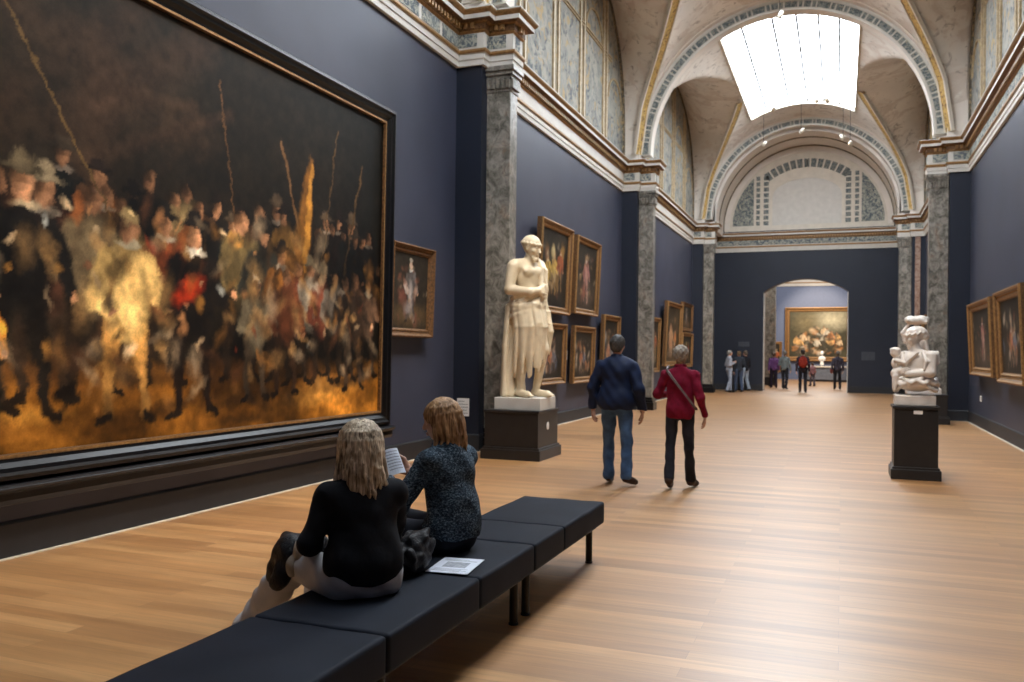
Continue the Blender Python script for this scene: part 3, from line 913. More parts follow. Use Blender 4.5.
# the great group painting on the left wall: a generic company of people in a dark hall
def big_canvas(asp, n):
    rng = random.Random(5)
    cv = Canvas(asp, n, (0.010, 0.009, 0.007))
    b = cv.fbm(3, 3, 4); X, Y = cv.X, cv.Y
    cv.I += np.array((.030, .021, .012)) * (b ** 2 * 2.2)[..., None] * np.clip(1.25 - np.abs(X - asp * .28), 0, 1)[..., None]
    # dim stone architecture at the left
    for k in range(26):
        cv.line((rng.uniform(0, .55) * asp, rng.uniform(.55, .98)), (rng.uniform(0, .5) * asp, rng.uniform(.45, .9)), rng.uniform(.01, .05), rng.choice([(.05, .033, .02), (.09, .055, .035), (.025, .02, .014)]), soft=.9, a=.35)
    # floor
    fl = np.clip((.185 - Y + .03 * (cv.fbm(6, 6) - .5)) / .06, 0, 1)
    fc = np.array((.36, .175, .035)) * (0.25 + 1.5 * cv.fbm(5, 9, 4) ** 1.6)[..., None]
    cv.I = cv.I * (1 - fl[..., None]) + fc * fl[..., None]
    for k in range(14):
        cv.ell(rng.uniform(.05, .95) * asp, rng.uniform(.02, .2), rng.uniform(.06, .2), rng.uniform(.01, .03), rng.choice([(.5, .28, .07), (.10, .05, .02), (.05, .03, .015), (.42, .24, .07)]), rot=rng.uniform(-.15, .15), soft=.8, a=.65)
    dk = [(.016, .014, .012), (.028, .018, .012), (.02, .022, .02), (.05, .022, .014)]
    lt = [(.36, .22, .08), (.42, .32, .17), (.30, .13, .05), (.45, .38, .28), (.26, .20, .12)]
    # back rows: heads and hats in the gloom
    for k in range(46):
        x = (k + rng.random()) / 46 * asp
        hh = rng.uniform(.30, .40)
        cv.man(x, .20 + rng.uniform(-.03, .10), hh, rng.choice(dk + dk + lt[:3]), None, glow=rng.uniform(.45, .95), hat=rng.choice([None, (.03, .02, .015), (.12, .09, .06), None]), collar=rng.choice([None, (.3, .25, .2)]))
    # pikes, a banner and staffs
    for (p, q, r, c) in (((.12 * asp, .93), (.30 * asp, .50), .0035, (.12, .08, .035)), ((.50 * asp, .90), (.56 * asp, .45),   .0035, (.10, .06, .03)),
                         ((.83 * asp, .90), (.78 * asp, .42), .0035, (.10, .065, .03)), ((.92 * asp, .82), (.86 * asp, .45), .005, (.10, .065, .03)), ((.66 * asp, .80), (.75 * asp, .4), .005, (.13, .08, .04))):
        cv.line(p, q, r, c)
    cv.line((.745 * asp, .78), (.72 * asp, .46), .012, (.17, .09, .025), r2=.045); cv.line((.75 * asp, .76), (.735 * asp, .46), .008, (.36, .2, .05), r2=.016)
    # middle row
    mid = [(.04, .16, .56, lt[0], 1.0), (.11, .15, .60, dk[0], .9), (.20, .17, .55, (.10, .05, .03), .9), (.27, .18, .54, lt[4], .7), (.395, .19, .50, (.20, .07, .03), .8),
           (.56, .20, .54, (.13, .10, .05), .9), (.615, .21, .50, (.05, .05, .04), .9), (.665, .19, .46, (.34, .17, .05), .9), (.71, .18, .44, (.20, .08, .05), .9), (.75, .2, .42, (.42, .36, .28), .8),
           (.79, .18, .42, (.26, .10, .06), .85), (.83, .2, .40, (.40, .34, .27), .7), (.87, .18, .41, (.12, .09, .07), .8), (.905, .2, .40, (.30, .17, .10), .7), (.95, .19, .40, (.22, .14, .09), .6)]
    for (u, y, h, c, g) in mid:
        y, h = y - .07, h * .86
        cv.man(u * asp, y, h, c, (.06, .04, .025), glow=g, hat=rng.choice([None, (.03, .025, .02), (.22, .18, .12)]), collar=rng.choice([None, (.42, .36, .28)]), arm=rng.uniform(0, 1))
    # front row
    cv.man(.17 * asp, .07, .52, (.015, .013, .011), (.02, .016, .012), hat=(.10, .08, .05), glow=1.0, collar=(.3, .24, .16), cape=True)
    cv.man(.33 * asp, .045, .49, (.50, .36, .16), (.34, .20, .07), glow=1.15, collar=(.4, .35, .25), helm=(.34, .26, .14), arm=.3)
    cv.man(.455 * asp, .045, .50, (.014, .011, .009), (.03, .018, .012), glow=1.0, collar=(.5, .46, .38), arm=.6, hat=(.015, .012, .01))
    cv.ell(.445 * asp, .355, .05, .028, (.52, .07, .02), rot=.5, soft=.5)
    cv.man(.10 * asp, .03, .36, (.42, .20, .04), (.3, .14, .03), glow=.9)
    cv.man(.60 * asp, .07, .34, (.34, .29, .20), (.2, .15, .10), glow=.8, arm=.8)
    cv.man(.68 * asp, .08, .38, (.24, .10, .05), (.12, .07, .04), glow=.85)
    cv.man(.90 * asp, .08, .38, (.09, .06, .04), (.12, .08, .05), glow=.8, arm=.4)
    for k in range(60):   # small highlights of lace, metal and faces
        cv.ell(rng.uniform(.02, .98) * asp, rng.uniform(.2, .52), rng.uniform(.004, .014), rng.uniform(.006, .02), rng.choice([(.5, .38, .24), (.45, .25, .12), (.3, .08, .04), (.4, .4, .36), (.36, .2, .06)]), rot=rng.uniform(-1, 1), soft=.6, a=.7)
    lightmap = np.clip(cv.fbm(4, 4, 3) * 2.6 - .65, .25, 1.5)
    cv.I *= (1 + (lightmap - 1) * np.clip((.75 - Y) * 3, 0, .8))[..., None]
    for k in range(240):
        u = rng.random(); y = rng.uniform(.06, .54); c = rng.choice([(.012, .01, .008), (.02, .014, .01), (.22, .12, .04), (.34, .22, .10), (.10, .05, .025), (.015, .013, .012), (.28, .22, .15)])
        cv.ell(u * asp, y, rng.uniform(.006, .022), rng.uniform(.01, .04), c, rot=rng.uniform(-1.2, 1.2), soft=.8, a=rng.uniform(.3, .75))
    cv.warp(.0045, 24); cv.warp(.003, 60)
    cv.brush(.45, 40)
    cv.I = np.clip(cv.I, 0, 1) ** 1.36 * 2.1
    return cv

BY0, BY1, BZ0, BZ1 = 3.2, 9.68, 0.56, 4.56
t = thing('painting', 'huge dark group painting in a broad black frame filling the left wall', 'painting', (XL + 0.03, (BY0 + BY1) / 2, BZ0), PI / 2)
t.rotation_euler = (0.012, 0, PI / 2)
BW, BH = BY1 - BY0, BZ1 - BZ0
prof = [(0, 0), (0, .10), (.02, .13), (.05, .135), (.07, .11), (.10, .105), (.135, .075), (.16, .07), (.165, .075), (.185, .075), (.19, .04), (.19, 0)]
frame_mesh('frame', BW, BH, prof, [M['black'], M['gold'], M['golddark']], [0, 0, 0, 0, 0, 0, 0, 1, 1, 2, 0], t)
canvas_obj(big_canvas((BW - .38) / (BH - .38), 300), BW - .37, BH - .37, -.035, t, .185)
# projecting black sill below the great painting and the grey plinth wall under it
m = MB(); m.prism([(XL + .0, .40), (XL + .15, .40), (XL + .17, .44), (XL + .17, .49), (XL + .21, .51), (XL + .22, .53), (XL + .19, .55), (XL, .555)][::-1], 1, BY0 - .05, BY1 + .03)
sill = m.build('painting_sill', M['black'], bevel=0.006)
tag(sill, 'long black moulded ledge under the huge dark group painting', 'ledge')

CL_L, CL_R = PI / 2, -PI / 2
painting('small dark gold frame with a pale robed figure, right of the huge painting', 1.22, 1.24, portrait(1, 0), (XL + .05, 10.29, 1.69), CL_L, .03, .12, .10, dark=True, n=130)
GL = 'gilt framed paintings on the left wall'
painting('large gilt framed painting of golden figures, upper left behind the standing statue', 2.0, 1.80, portrait(2, 1), (XL + .06, 16.32, 2.29), CL_L, .04, .15, .13, GL)
painting('gilt framed painting of a rosy standing figure, upper right beside the statue', 1.88, 1.70, portrait(3, 2), (XL + .06, 18.64, 2.36), CL_L, .04, .14, .12, GL)
painting('gilt framed dark painting half hidden by the legs of the standing statue', 1.55, 1.23, portrait(4, 3), (XL + .06, 16.32, .87), CL_L, .03, .13, .11, GL)
painting('small gilt framed figure painting, lower row, left of the man in blue', 1.65, 1.26, portrait(5, 3), (XL + .06, 18.48, .84), CL_L, .03, .14, .11, GL)
painting('tall gilt framed painting right behind the head of the man in blue', 1.6, 1.64, portrait(6, 3), (XL + .06, 20.87, .81), CL_L, .03, .14, .11, GL)
painting('narrow gilt framed painting just past the second left pilaster', 1.5, 1.7, portrait(7, 1), (XL + .06, 26.2, .93), CL_L, .03, .14, .11, GL)
painting('big brown figure painting behind the woman in red', 2.8, 2.15, portrait(8, 4), (XL + .06, 29.2, 1.10), CL_L, .04, .16, .14, GL)
painting('dark framed upper painting right of the big brown one behind the woman in red', 2.3, 1.05, portrait(9, 0), (XL + .06, 32.2, 2.36), CL_L, .03, .14, .11, GL, dark=True)
painting('lower gilt framed painting right of the big brown one behind the woman in red', 2.3, 1.28, portrait(10, 1), (XL + .06, 32.2, 1.02), CL_L, .03, .14, .11, GL)
GR = 'gilt framed paintings on the right wall'
painting('nearer gilt framed dark portrait on the right wall, cut by the picture edge', 2.4, 1.60, portrait(12, 3), (XR - .06, 16.25, 1.06), CL_R, .05, .18, .13, GR)
painting('farther gilt framed dark portrait on the right wall behind the bust', 2.9, 1.52, portrait(13, 2), (XR - .06, 19.45, 1.12), CL_R, .05, .18, .13, GR)
painting('gilt framed red painting on the right wall seen past the far column', 3.0, 1.3, portrait(14, 4), (XR - .06, 31.3, 1.6), CL_R, .04, .16, .12, GR)

def far_canvas(asp, n):
    rng = random.Random(21)
    cv = Canvas(asp, n, (.06, .055, .035))
    cv.I *= (0.5 + cv.fbm(4, 4))[..., None]
    cv.ell(asp * .72, .82, .3, .18, (.42, .38, .26), soft=.9); cv.ell(asp * .3, .75, .2, .2, (.16, .13, .07), soft=.9)
    for k in range(90):
        u = rng.random(); cv.ell((.08 + .84 * u) * asp, .06 + (.62 - abs(u - .5) * .7) * rng.random(), rng.uniform(.015, .05), rng.uniform(.03, .07), rng.choice([(.5, .36, .22), (.40, .17, .06), (.42, .38, .3), (.08, .07, .05), (.05, .045, .03), (.16, .10, .05)]), rot=rng.uniform(-1.5, 1.5), soft=.6, a=.85)
    for k in range(14):
        u = rng.random(); y = .08 + .45 * (1 - abs(u - .5) * 1.6) * rng.random()
        cv.man((.1 + .8 * u) * asp, y, rng.uniform(.28, .36), rng.choice([(.5, .36, .22), (.46, .2, .08), (.42, .38, .3), (.15, .12, .08), (.5, .3, .12)]), None, glow=1.0, arm=0)
    for k in range(40): cv.ell(rng.uniform(.1, .9) * asp, rng.uniform(.05, .5), .02, .04, (.05, .04, .03), rot=rng.uniform(-1.5, 1.5), soft=.8, a=.7)
    cv.warp(.01, 16); cv.brush(.3, 20); return cv
painting('large bright gilt framed group painting on the far wall seen through the arch', 3.9, 3.35, far_canvas, (-1.38, FY - .005, 1.15), 0.0, .02, .28, .2, n=150)
painting('small gilt framed painting left of the large one in the far room', 1.0, 1.9, portrait(16, 1), (-4.0, FY - .005, .45), 0.0, .02, .16, .1)

# ------------------------------------------------------------------ benches
def soft_box(name, x0, x1, y0, y1, z0, z1, mat, parent, r=0.03, crown=0.012):
    """upholstered block: rounded edges and a slightly crowned top"""
    bm = bmesh.new()
    bmesh.ops.create_grid(bm, x_segments=10, y_segments=12, size=0.5)
    bm.free()
    mb = MB(); nx, ny = 12, 14
    def P(u, v, w): return (x0 + (x1 - x0) * u, y0 + (y1 - y0) * v, z0 + (z1 - z0) * w)
    bm = bmesh.new(); bmesh.ops.create_cube(bm, size=1.0)
    bmesh.ops.bevel(bm, geom=[e for e in bm.edges], offset=0.5, segments=1, affect='EDGES') if False else None
    bmesh.ops.scale(bm, vec=(x1 - x0, y1 - y0, z1 - z0), verts=bm.verts)
    bmesh.ops.translate(bm, vec=((x0 + x1) / 2, (y0 + y1) / 2, (z0 + z1) / 2), verts=bm.verts)
    bmesh.ops.bevel(bm, geom=list(bm.edges), offset=r, segments=4, profile=0.6, affect='EDGES')
    bmesh.ops.subdivide_edges(bm, edges=[e for e in bm.edges if e.calc_length() > 0.3], cuts=7, use_grid_fill=True)
    for v in bm.verts:
        u = (v.co.x - x0) / (x1 - x0) * 2 - 1; w = (v.co.y - y0) / (y1 - y0) * 2 - 1
        if v.co.z > (z0 + z1) / 2: v.co.z += crown * (1 - u * u) * (1 - w * w) + 0.0015 * math.sin(v.co.x * 23 + v.co.y * 11)
    me = bpy.data.meshes.new(name); bm.to_mesh(me); bm.free()
    me.polygons.foreach_set('use_smooth', [True] * len(me.polygons))
    return link(name, me, mat, parent)
def leather():
    m, nt, b = new_mat('navy_black_upholstery')
    v = coords(nt)
    f = noise_tex(nt, v, 220, 2); g = noise_tex(nt, v, 3, 3)
    nt.links.new(ramp(nt, g, [(0.3, (0.006, 0.0085, 0.015)), (0.7, (0.010, 0.0135, 0.023))]), b.inputs['Base Color'])
    b.inputs['Roughness'].default_value = 0.7
    b.inputs['Specular IOR Level'].default_value = 0.16
    bump(nt, b, f, 0.25, 0.002)
    return m
M['leather'] = leather()
BX0, BX1, SEAT = -2.21, -1.585, 0.43
def bench(label, y0, y1, seams):
    t = thing('bench', label, 'bench', ((BX0 + BX1) / 2, (y0 + y1) / 2, 0), 0, 'dark upholstered benches joined in a row')
    ox, oy = -(BX0 + BX1) / 2, -(y0 + y1) / 2
    ys = [y0] + seams + [y1]
    for a, b in zip(ys[:-1], ys[1:]):
        soft_box('cushion', BX0 + ox, BX1 + ox, a + oy + .003, b + oy - .003, .275, SEAT, M['leather'], t, .022, .006)
    mb = MB(); mb.box(BX0 + ox + .05, BX1 + ox - .05, y0 + oy + .04, y1 + oy - .04, .24, .275)
    mb.build('under_frame', M['black_matt'], t, bevel=.004)
    for sx in (BX0 + .09, BX1 - .09):
        for sy in (y0 + .09, y1 - .09):
            mb = MB(); mb.lathe([(.021, .012), (.024, .018), (.024, .245)], 16, (sx + ox, sy + oy, 0)); lg = mb.build('leg', M['black'], t, smooth=False)
            mb = MB(); mb.lathe([(.027, 0), (.027, .01), (.022, .014)], 16, (sx + ox, sy + oy, 0)); mb.build('foot_pad', M['black_matt'], lg)
    return t
bench('nearest dark upholstered bench at the bottom edge, nobody on it', 1.25, 2.85, [2.05])
bench('middle dark upholstered bench on which the two women sit', 2.855, 4.51, [3.74])
bench('farthest dark upholstered bench with its leg showing, empty', 4.52, 6.02, [5.06])

# ------------------------------------------------------------------ pedestals
def pedestal(label, x0, x1, y0, y1, top, base_h=.17, out=.045):
    cx, cy = (x0 + x1) / 2, (y0 + y1) / 2
    t = thing('pedestal', label, 'pedestal', (cx, cy, 0), 0)
    hx, hy = (x1 - x0) / 2, (y1 - y0) / 2
    mb = MB(); mb.box(-hx, hx, -hy, hy, base_h, top - .03); mb.build('body', M['pedestal'], t, bevel=.006)
    mb = MB(); mb.box(-hx - out, hx + out, -hy - out, hy + out, 0, base_h - .025); mb.box(-hx - out * .55, hx + out * .55, -hy - out * .55, hy + out * .55, base_h - .03, base_h + .004)
    mb.build('base_moulding', M['pedestal'], t, bevel=.008)
    mb = MB(); mb.box(-hx - .018, hx + .018, -hy - .018, hy + .018, top - .035, top); mb.build('top_slab', M['pedestal'], t, bevel=.006)
    return t
p1 = pedestal('wide black pedestal under the standing marble statue', -4.70, -3.90, 11.17, 12.05, .69)
mb = MB(); mb.prism([(.055 * math.cos(2 * PI * k / 24), .0 + .055 * math.sin(2 * PI * k / 24)) for k in range(24)], 0, .401, .405); o = mb.build('number_disc', M['card'], p1); o.location = (0, -.02, .46)
p2 = pedestal('slim black pedestal under the marble bust group on the right', .61, 1.10, 11.48, 11.97, .895, .15, .035)
mb = MB(); mb.box(-.03, .07, -.253, -.2455, .80, .845); o = mb.build('label_card', M['card'], p2)
p3 = pedestal('black pedestal of the distant statue in front of the right column', 1.40, 2.20, 21.1, 21.9, .66, .17)
# information card on the dark pier left of the statue, small wall cards
def card(label, loc, rz, w, h, name='wall_label', lines=5, mt='card'):
    t = thing(name, label, 'label', loc, rz)
    mb = MB(); mb.box(-w / 2, w / 2, -.008, 0, -h / 2, h / 2); mb.build('plate', M[mt], t, bevel=.002)
    mb = MB()
    rg = random.Random(w * 100 + h)
    for k in range(lines):
        z = h / 2 - h * (k + 1) / (lines + 1)
        mb.box(-w * .4, w * (.4 if k % 3 else .1 + .2 * rg.random()), -.0095, -.0078, z - h * .012, z + h * .012)
    mb.build('text_lines', M['plinth'], t)
    return t
card('white text card on the dark pier left of the statue pedestal', (-5.36, 11.895, .66), 0, .2, .27)
card('tiny white label between the two lower paintings behind the statue', (XL + .001, 17.6, 1.45), CL_L, .16, .2, lines=3)
card('tiny white label low on the right wall below the farther portrait', (XR - .001, 20.6, .62), CL_R, .22, .12, lines=2)
card('dim label on the dark end wall right of the arch', (1.0, YE - .001, 1.5), 0, .5, .34, lines=5, mt='card_dim')
card('dim label on the dark end wall left of the arch', (-3.85, YE - .001, 1.95), 0, .45, .2, lines=3, mt='card_dim')

# ------------------------------------------------------------------ spotlights hanging from the glass ceiling
def spotlight(label, loc, ztop, target, energy, size=.05, cone=55, blend=.6, color=(1.0, .80, .58)):
    t = thing('hanging_spotlight', label, 'spotlight', loc, 0, 'small spotlights on wires below the glass ceiling')
    d = (Vector(target) - Vector(loc)).normalized()
    q = d.to_track_quat('-Z', 'Y').to_matrix().to_4x4()
    mb = MB(); mb.tube([(0, 0, .04), (0, 0, ztop - loc[2])], .006, 6); mb.build('wire', M['metal'], t)
    mb = MB(); mb.lathe([(.05, -.02), (.055, -.02), (.055, .10), (.035, .15), (.012, .16)], 14)
    me = mb.mesh('housing', True); me.transform(q); h = link('housing', me, M['cream'], t)
    mb = MB(); mb.lathe([(.001, -.016), (.046, -.016), (.046, -.010), (.001, -.010)], 14)
    me = mb.mesh('lens'); me.transform(q); link('lens', me, M['lampface'], h)
    if energy:
        L = bpy.data.lights.new('spot', 'SPOT'); L.energy = energy; L.color = color; L.spot_size = math.radians(cone); L.spot_blend = blend; L.shadow_soft_size = size
        lo = bpy.data.objects.new('spot', L); COL.objects.link(lo); lo.parent = t
        lo.matrix_local = Matrix.Translation(d * .03) @ q
    return t
# ------------------------------------------------------------------ bodies grown from a distance field
def V3(*a): return np.array(a, dtype=float)
def rotm(yaw=0, pitch=0, roll=0):
    cz, sz = math.cos(yaw), math.sin(yaw); cx, sx = math.cos(pitch), math.sin(pitch); cy, sy = math.cos(roll), math.sin(roll)
    Rz = np.array([[cz, -sz, 0], [sz, cz, 0], [0, 0, 1]]); Rx = np.array([[1, 0, 0], [0, cx, -sx], [0, sx, cx]]); Ry = np.array([[cy, 0, sy], [0, 1, 0], [-sy, 0, cy]])
    return Rz @ Rx @ Ry
def cap(a, b, ra, rb=None, k=.02): return ('c', np.array(a, float), np.array(b, float), ra, ra if rb is None else rb, k)
def ell(c, r, R=None, k=.02, op='+'): return ('e', np.array(c, float), np.array(r, float), R, op, k)
def chain(pts, rs, k=.02): return [cap(pts[i], pts[i + 1], rs[i], rs[i + 1], k) for i in range(len(pts) - 1)]

def prim_bounds(p):
    if p[0] == 'c':
        r = max(p[3], p[4]); return np.minimum(p[1], p[2]) - r, np.maximum(p[1], p[2]) + r
    r = max(p[2]); return p[1] - r, p[1] + r

def grow(prims, h, disp=None, cuts=(), pad=.03):
    """smooth union of the primitives, meshed with surface nets; returns verts, quads"""
    lo = np.min([prim_bounds(p)[0] for p in prims if not (p[0] == 'e' and p[4] == '-')], 0) - pad
    hi = np.max([prim_bounds(p)[1] for p in prims if not (p[0] == 'e' and p[4] == '-')], 0) + pad
    n = np.ceil((hi - lo) / h).astype(int) + 1
    ax = [lo[i] + h * np.arange(n[i]) for i in range(3)]
    D = np.full(tuple(n), 1.0, dtype=np.float32)
    for p in prims:
        k = p[5]; m = 2.5 * k + 3 * h + .012
        a, b = prim_bounds(p)
        i0 = np.maximum(0, ((a - m - lo) / h).astype(int)); i1 = np.minimum(n, ((b + m - lo) / h).astype(int) + 2)
        if np.any(i1 <= i0): continue
        sl = tuple(slice(i0[i], i1[i]) for i in range(3))
        X, Y, Z = np.meshgrid(ax[0][sl[0]], ax[1][sl[1]], ax[2][sl[2]], indexing='ij', sparse=True)
        if p[0] == 'c':
            A, B = p[1], p[2]; d = B - A; L2 = d @ d + 1e-12
            t = np.clip(((X - A[0]) * d[0] + (Y - A[1]) * d[1] + (Z - A[2]) * d[2]) / L2, 0, 1)
            q = np.sqrt((X - A[0] - t * d[0]) ** 2 + (Y - A[1] - t * d[1]) ** 2 + (Z - A[2] - t * d[2]) ** 2) - (p[3] + (p[4] - p[3]) * t)
        else:
            c, r, R = p[1], p[2], p[3]
            x, y, z = X - c[0], Y - c[1], Z - c[2]
            if R is not None:
                x, y, z = (R[0, 0] * x + R[1, 0] * y + R[2, 0] * z, R[0, 1] * x + R[1, 1] * y + R[2, 1] * z, R[0, 2] * x + R[1, 2] * y + R[2, 2] * z)
            k0 = np.sqrt((x / r[0]) ** 2 + (y / r[1]) ** 2 + (z / r[2]) ** 2)
            k1 = np.sqrt((x / r[0] ** 2) ** 2 + (y / r[1] ** 2) ** 2 + (z / r[2] ** 2) ** 2) + 1e-9
            q = k0 * (k0 - 1) / k1
        S = D[sl]
        if p[0] == 'e' and p[4] == '-':
            q = -q; hh = np.clip(.5 - .5 * (S - q) / k, 0, 1)
            D[sl] = S + (q - S) * hh + k * hh * (1 - hh)
        else:
            hh = np.clip(.5 + .5 * (S - q) / k, 0, 1)
            D[sl] = S + (q - S) * hh - k * hh * (1 - hh)
    X, Y, Z = np.meshgrid(*ax, indexing='ij', sparse=True)
    for (pt, nr) in cuts:      # keep the side the normal points away from
        nr = np.array(nr, float); nr /= np.linalg.norm(nr)
        D = np.maximum(D, (X - pt[0]) * nr[0] + (Y - pt[1]) * nr[1] + (Z - pt[2]) * nr[2])
    if disp is not None: D = D + disp(X, Y, Z)
    # surface nets
    ins = D < 0
    c = np.zeros(tuple(n - 1), int)
    for dx in (0, 1):
        for dy in (0, 1):
            for dz in (0, 1):
                c += ins[dx:n[0] - 1 + dx, dy:n[1] - 1 + dy, dz:n[2] - 1 + dz]
    act = (c > 0) & (c < 8)
    idx = -np.ones(tuple(n - 1), int); I, J, K = np.nonzero(act); idx[I, J, K] = np.arange(len(I))
    acc = np.zeros((len(I), 3)); cnt = np.zeros(len(I))
    cor = [(0, 0, 0), (1, 0, 0), (0, 1, 0), (1, 1, 0), (0, 0, 1), (1, 0, 1), (0, 1, 1), (1, 1, 1)]
    for a_ in range(8):
        for b_ in range(a_ + 1, 8):
            A, B = cor[a_], cor[b_]
            if sum(abs(A[i] - B[i]) for i in range(3)) != 1: continue
            da = D[I + A[0], J + A[1], K + A[2]]; db = D[I + B[0], J + B[1], K + B[2]]
            x = (da < 0) != (db < 0)
            t = np.where(x, da / np.where(x, da - db, 1), 0)
            P = np.array(A)[None] + t[:, None] * (np.array(B) - np.array(A))[None]
            acc += P * x[:, None]; cnt += x
    V = lo + h * (np.stack([I, J, K], 1) + acc / np.maximum(cnt, 1)[:, None])
    F = []
    for axn in range(3):
        s0 = [slice(0, n[i]) for i in range(3)]; s1 = [slice(0, n[i]) for i in range(3)]
        s0[axn] = slice(0, n[axn] - 1); s1[axn] = slice(1, n[axn])
        a, b = ins[tuple(s0)], ins[tuple(s1)]
        e = a != b; o1, o2 = (axn + 1) % 3, (axn + 2) % 3
        P = np.array(np.nonzero(e)); ok = (P[o1] > 0) & (P[o2] > 0) & (P[o1] < n[o1] - 1) & (P[o2] < n[o2] - 1); P = P[:, ok]
        fl = a[tuple(P)]
        def at(d1, d2):
            Q = P.copy(); Q[o1] += d1; Q[o2] += d2; return idx[tuple(Q)]
        q = np.stack([at(-1, -1), at(0, -1), at(0, 0), at(-1, 0)], 1)
        q[~fl] = q[~fl][:, ::-1]
        F.append(q)
    F = np.concatenate(F); F = F[(F >= 0).all(1)]
    return V, F

def join(parts):
    Vs, Fs, n = [], [], 0
    for V, F in parts:
        Vs.append(V); Fs.append(F + n); n += len(V)
    return np.concatenate(Vs), np.concatenate(Fs)
def skin_obj(name, VF, mat, parent=None, smooth_iter=0):
    V, F = VF
    me = bpy.data.meshes.new(name)
    me.vertices.add(len(V)); me.vertices.foreach_set('co', V.astype(np.float32).ravel())
    me.loops.add(len(F) * 4); me.loops.foreach_set('vertex_index', F.astype(np.int32).ravel())
    me.polygons.add(len(F)); me.polygons.foreach_set('loop_start', np.arange(0, len(F) * 4, 4, dtype=np.int32))
    me.polygons.foreach_set('use_smooth', np.ones(len(F), bool))
    me.update(calc_edges=True); me.validate()
    return link(name, me, mat, parent)

def wrinkle(amp, f=(38, 31, 27), seed=0):
    def d(X, Y, Z):
        s = seed * 1.7
        return (amp * (np.sin(f[0] * X + 9 * Z + s + 2 * np.sin(13 * Y)) * np.sin(f[1] * Z + 11 * X + s) + .6 * np.sin(f[2] * Y + 21 * Z + 2 * s + np.sin(17 * X)))).astype(np.float32)
    return d

def unit(v):
    v = np.array(v, float); return v / (np.linalg.norm(v) + 1e-9)

def hand_prims(w, d, nrm, side, curl=.35, s=1.0, spread=.10):
    """w wrist, d direction of the fingers, nrm direction the palm faces, side: +1 thumb on the side cross(d,nrm)"""
    d = unit(d); nrm = np.array(nrm, float); nrm = unit(nrm - d * (nrm @ d)); sd = np.cross(d, nrm) * side
    out = []
    L = [.072, .080, .075, .060]
    for i, off in enumerate((.030, .010, -.010, -.029)):
        kn = w + d * (.088 - .004 * abs(i - 1)) * s + sd * off * s
        out.append(cap(w + sd * off * .45 * s + d * .005 * s, kn, .014 * s, .0115 * s, .010 * s))
        dd = unit(d + sd * spread * (1.5 - i) * .5); p = kn; a = curl * (1 + .12 * i); n = nrm
        for j, fr in enumerate((.45, .31, .24)):
            ang = a * (.75 if j == 0 else 1.0)
            dd, n = unit(dd * math.cos(ang) + n * math.sin(ang)), unit(n * math.cos(ang) - dd * math.sin(ang))
            q = p + dd * L[i] * fr * s
            out.append(cap(p, q, (.0098 - .0012 * j) * s, (.0088 - .0012 * j) * s, .004 * s)); p = q
    t0 = w + d * .025 * s + sd * .022 * s; t1 = w + d * .060 * s + sd * .052 * s + nrm * .014 * s; t2 = w + d * .090 * s + sd * .056 * s + nrm * .030 * s
    out += [cap(t0, t1, .016 * s, .012 * s, .012 * s), cap(t1, t2, .0115 * s, .009 * s, .004 * s)]
    return out

def head_prims(hc, R, s=1.0, face=True):
    """hc: centre of the skull; R columns: right, forward, up"""
    P = lambda x, y, z: np.array(hc) + R @ (np.array([x, y, z]) * s)
    out = [ell(P(0, -.008, .022), V3(.074, .092, .088) * s, R, .02 * s), ell(P(0, .022, -.030), V3(.060, .066, .078) * s, R, .02 * s),
           ell(P(0, .045, -.085), V3(.030, .026, .022) * s, R, .022 * s)]
    if face:
        out += [cap(P(0, .080, .012), P(0, .104, -.028), .008 * s, .0125 * s, .008 * s), ell(P(0, .098, -.034), V3(.017, .010, .009) * s, R, .006 * s)]
        out += [cap(P(-.036, .074, .030), P(.036, .074, .030), .011 * s, .011 * s, .012 * s)]
        for e in (-1, 1):
            out += [ell(P(e * .031, .088, .010), V3(.016, .012, .011) * s, R, .006 * s, '-'), ell(P(e * .031, .074, .009), V3(.014, .012, .012) * s, R, .003 * s)]
            out += [ell(P(e * .048, .055, -.024), V3(.020, .022, .020) * s, R, .018 * s)]
            out += [ell(P(e * .077, -.004, -.006), V3(.009, .018, .031) * s, R, .004 * s), ell(P(e * .084, .002, -.004), V3(.004, .010, .018) * s, R, .003 * s, '-')]
        out += [ell(P(0, .090, -.060), V3(.023, .010, .006) * s, R, .004 * s), ell(P(0, .087, -.071), V3(.019, .010, .006) * s, R, .004 * s), ell(P(0, .101, -.0655), V3(.022, .008, .0016) * s, R, .002 * s, '-')]
    return out

SKIN = simple('skin', (0.46, 0.26, 0.185), 0.5, var=.12, scale=14)
SKIN.node_tree.nodes['Principled BSDF'].inputs['Subsurface Weight'].default_value = 0.08
SKIN.node_tree.nodes['Principled BSDF'].inputs['Subsurface Radius'].default_value = (.01, .004, .002)
_mats = {}
def cloth(name, c, rough=.85, var=.15, scale=30, bmp=.15):
    if name not in _mats: _mats[name] = simple(name, c, rough, var=var, scale=scale, bmp=bmp, spec=.25)
    return _mats[name]
def hair_mat(name, c0, c1, sc=(90, 90, 5)):
    if name in _mats: return _mats[name]
    m, nt, b = new_mat(name)
    f = noise_tex(nt, coords(nt, sc), 1.2, 4, .6, .4); g = noise_tex(nt, coords(nt), 14, 2)
    c = mix(nt, ramp(nt, f, [(.32, c0), (.66, c1)]), ramp(nt, g, [(.35, (.5, .45, .4)), (.65, (1.15, 1.15, 1.15))]), .75, 'MULTIPLY')
    nt.links.new(c, b.inputs['Base Color']); b.inputs['Roughness'].default_value = .6; b.inputs['Specular IOR Level'].default_value = .3
    bump(nt, b, f, .5, .004); _mats[name] = m; return m
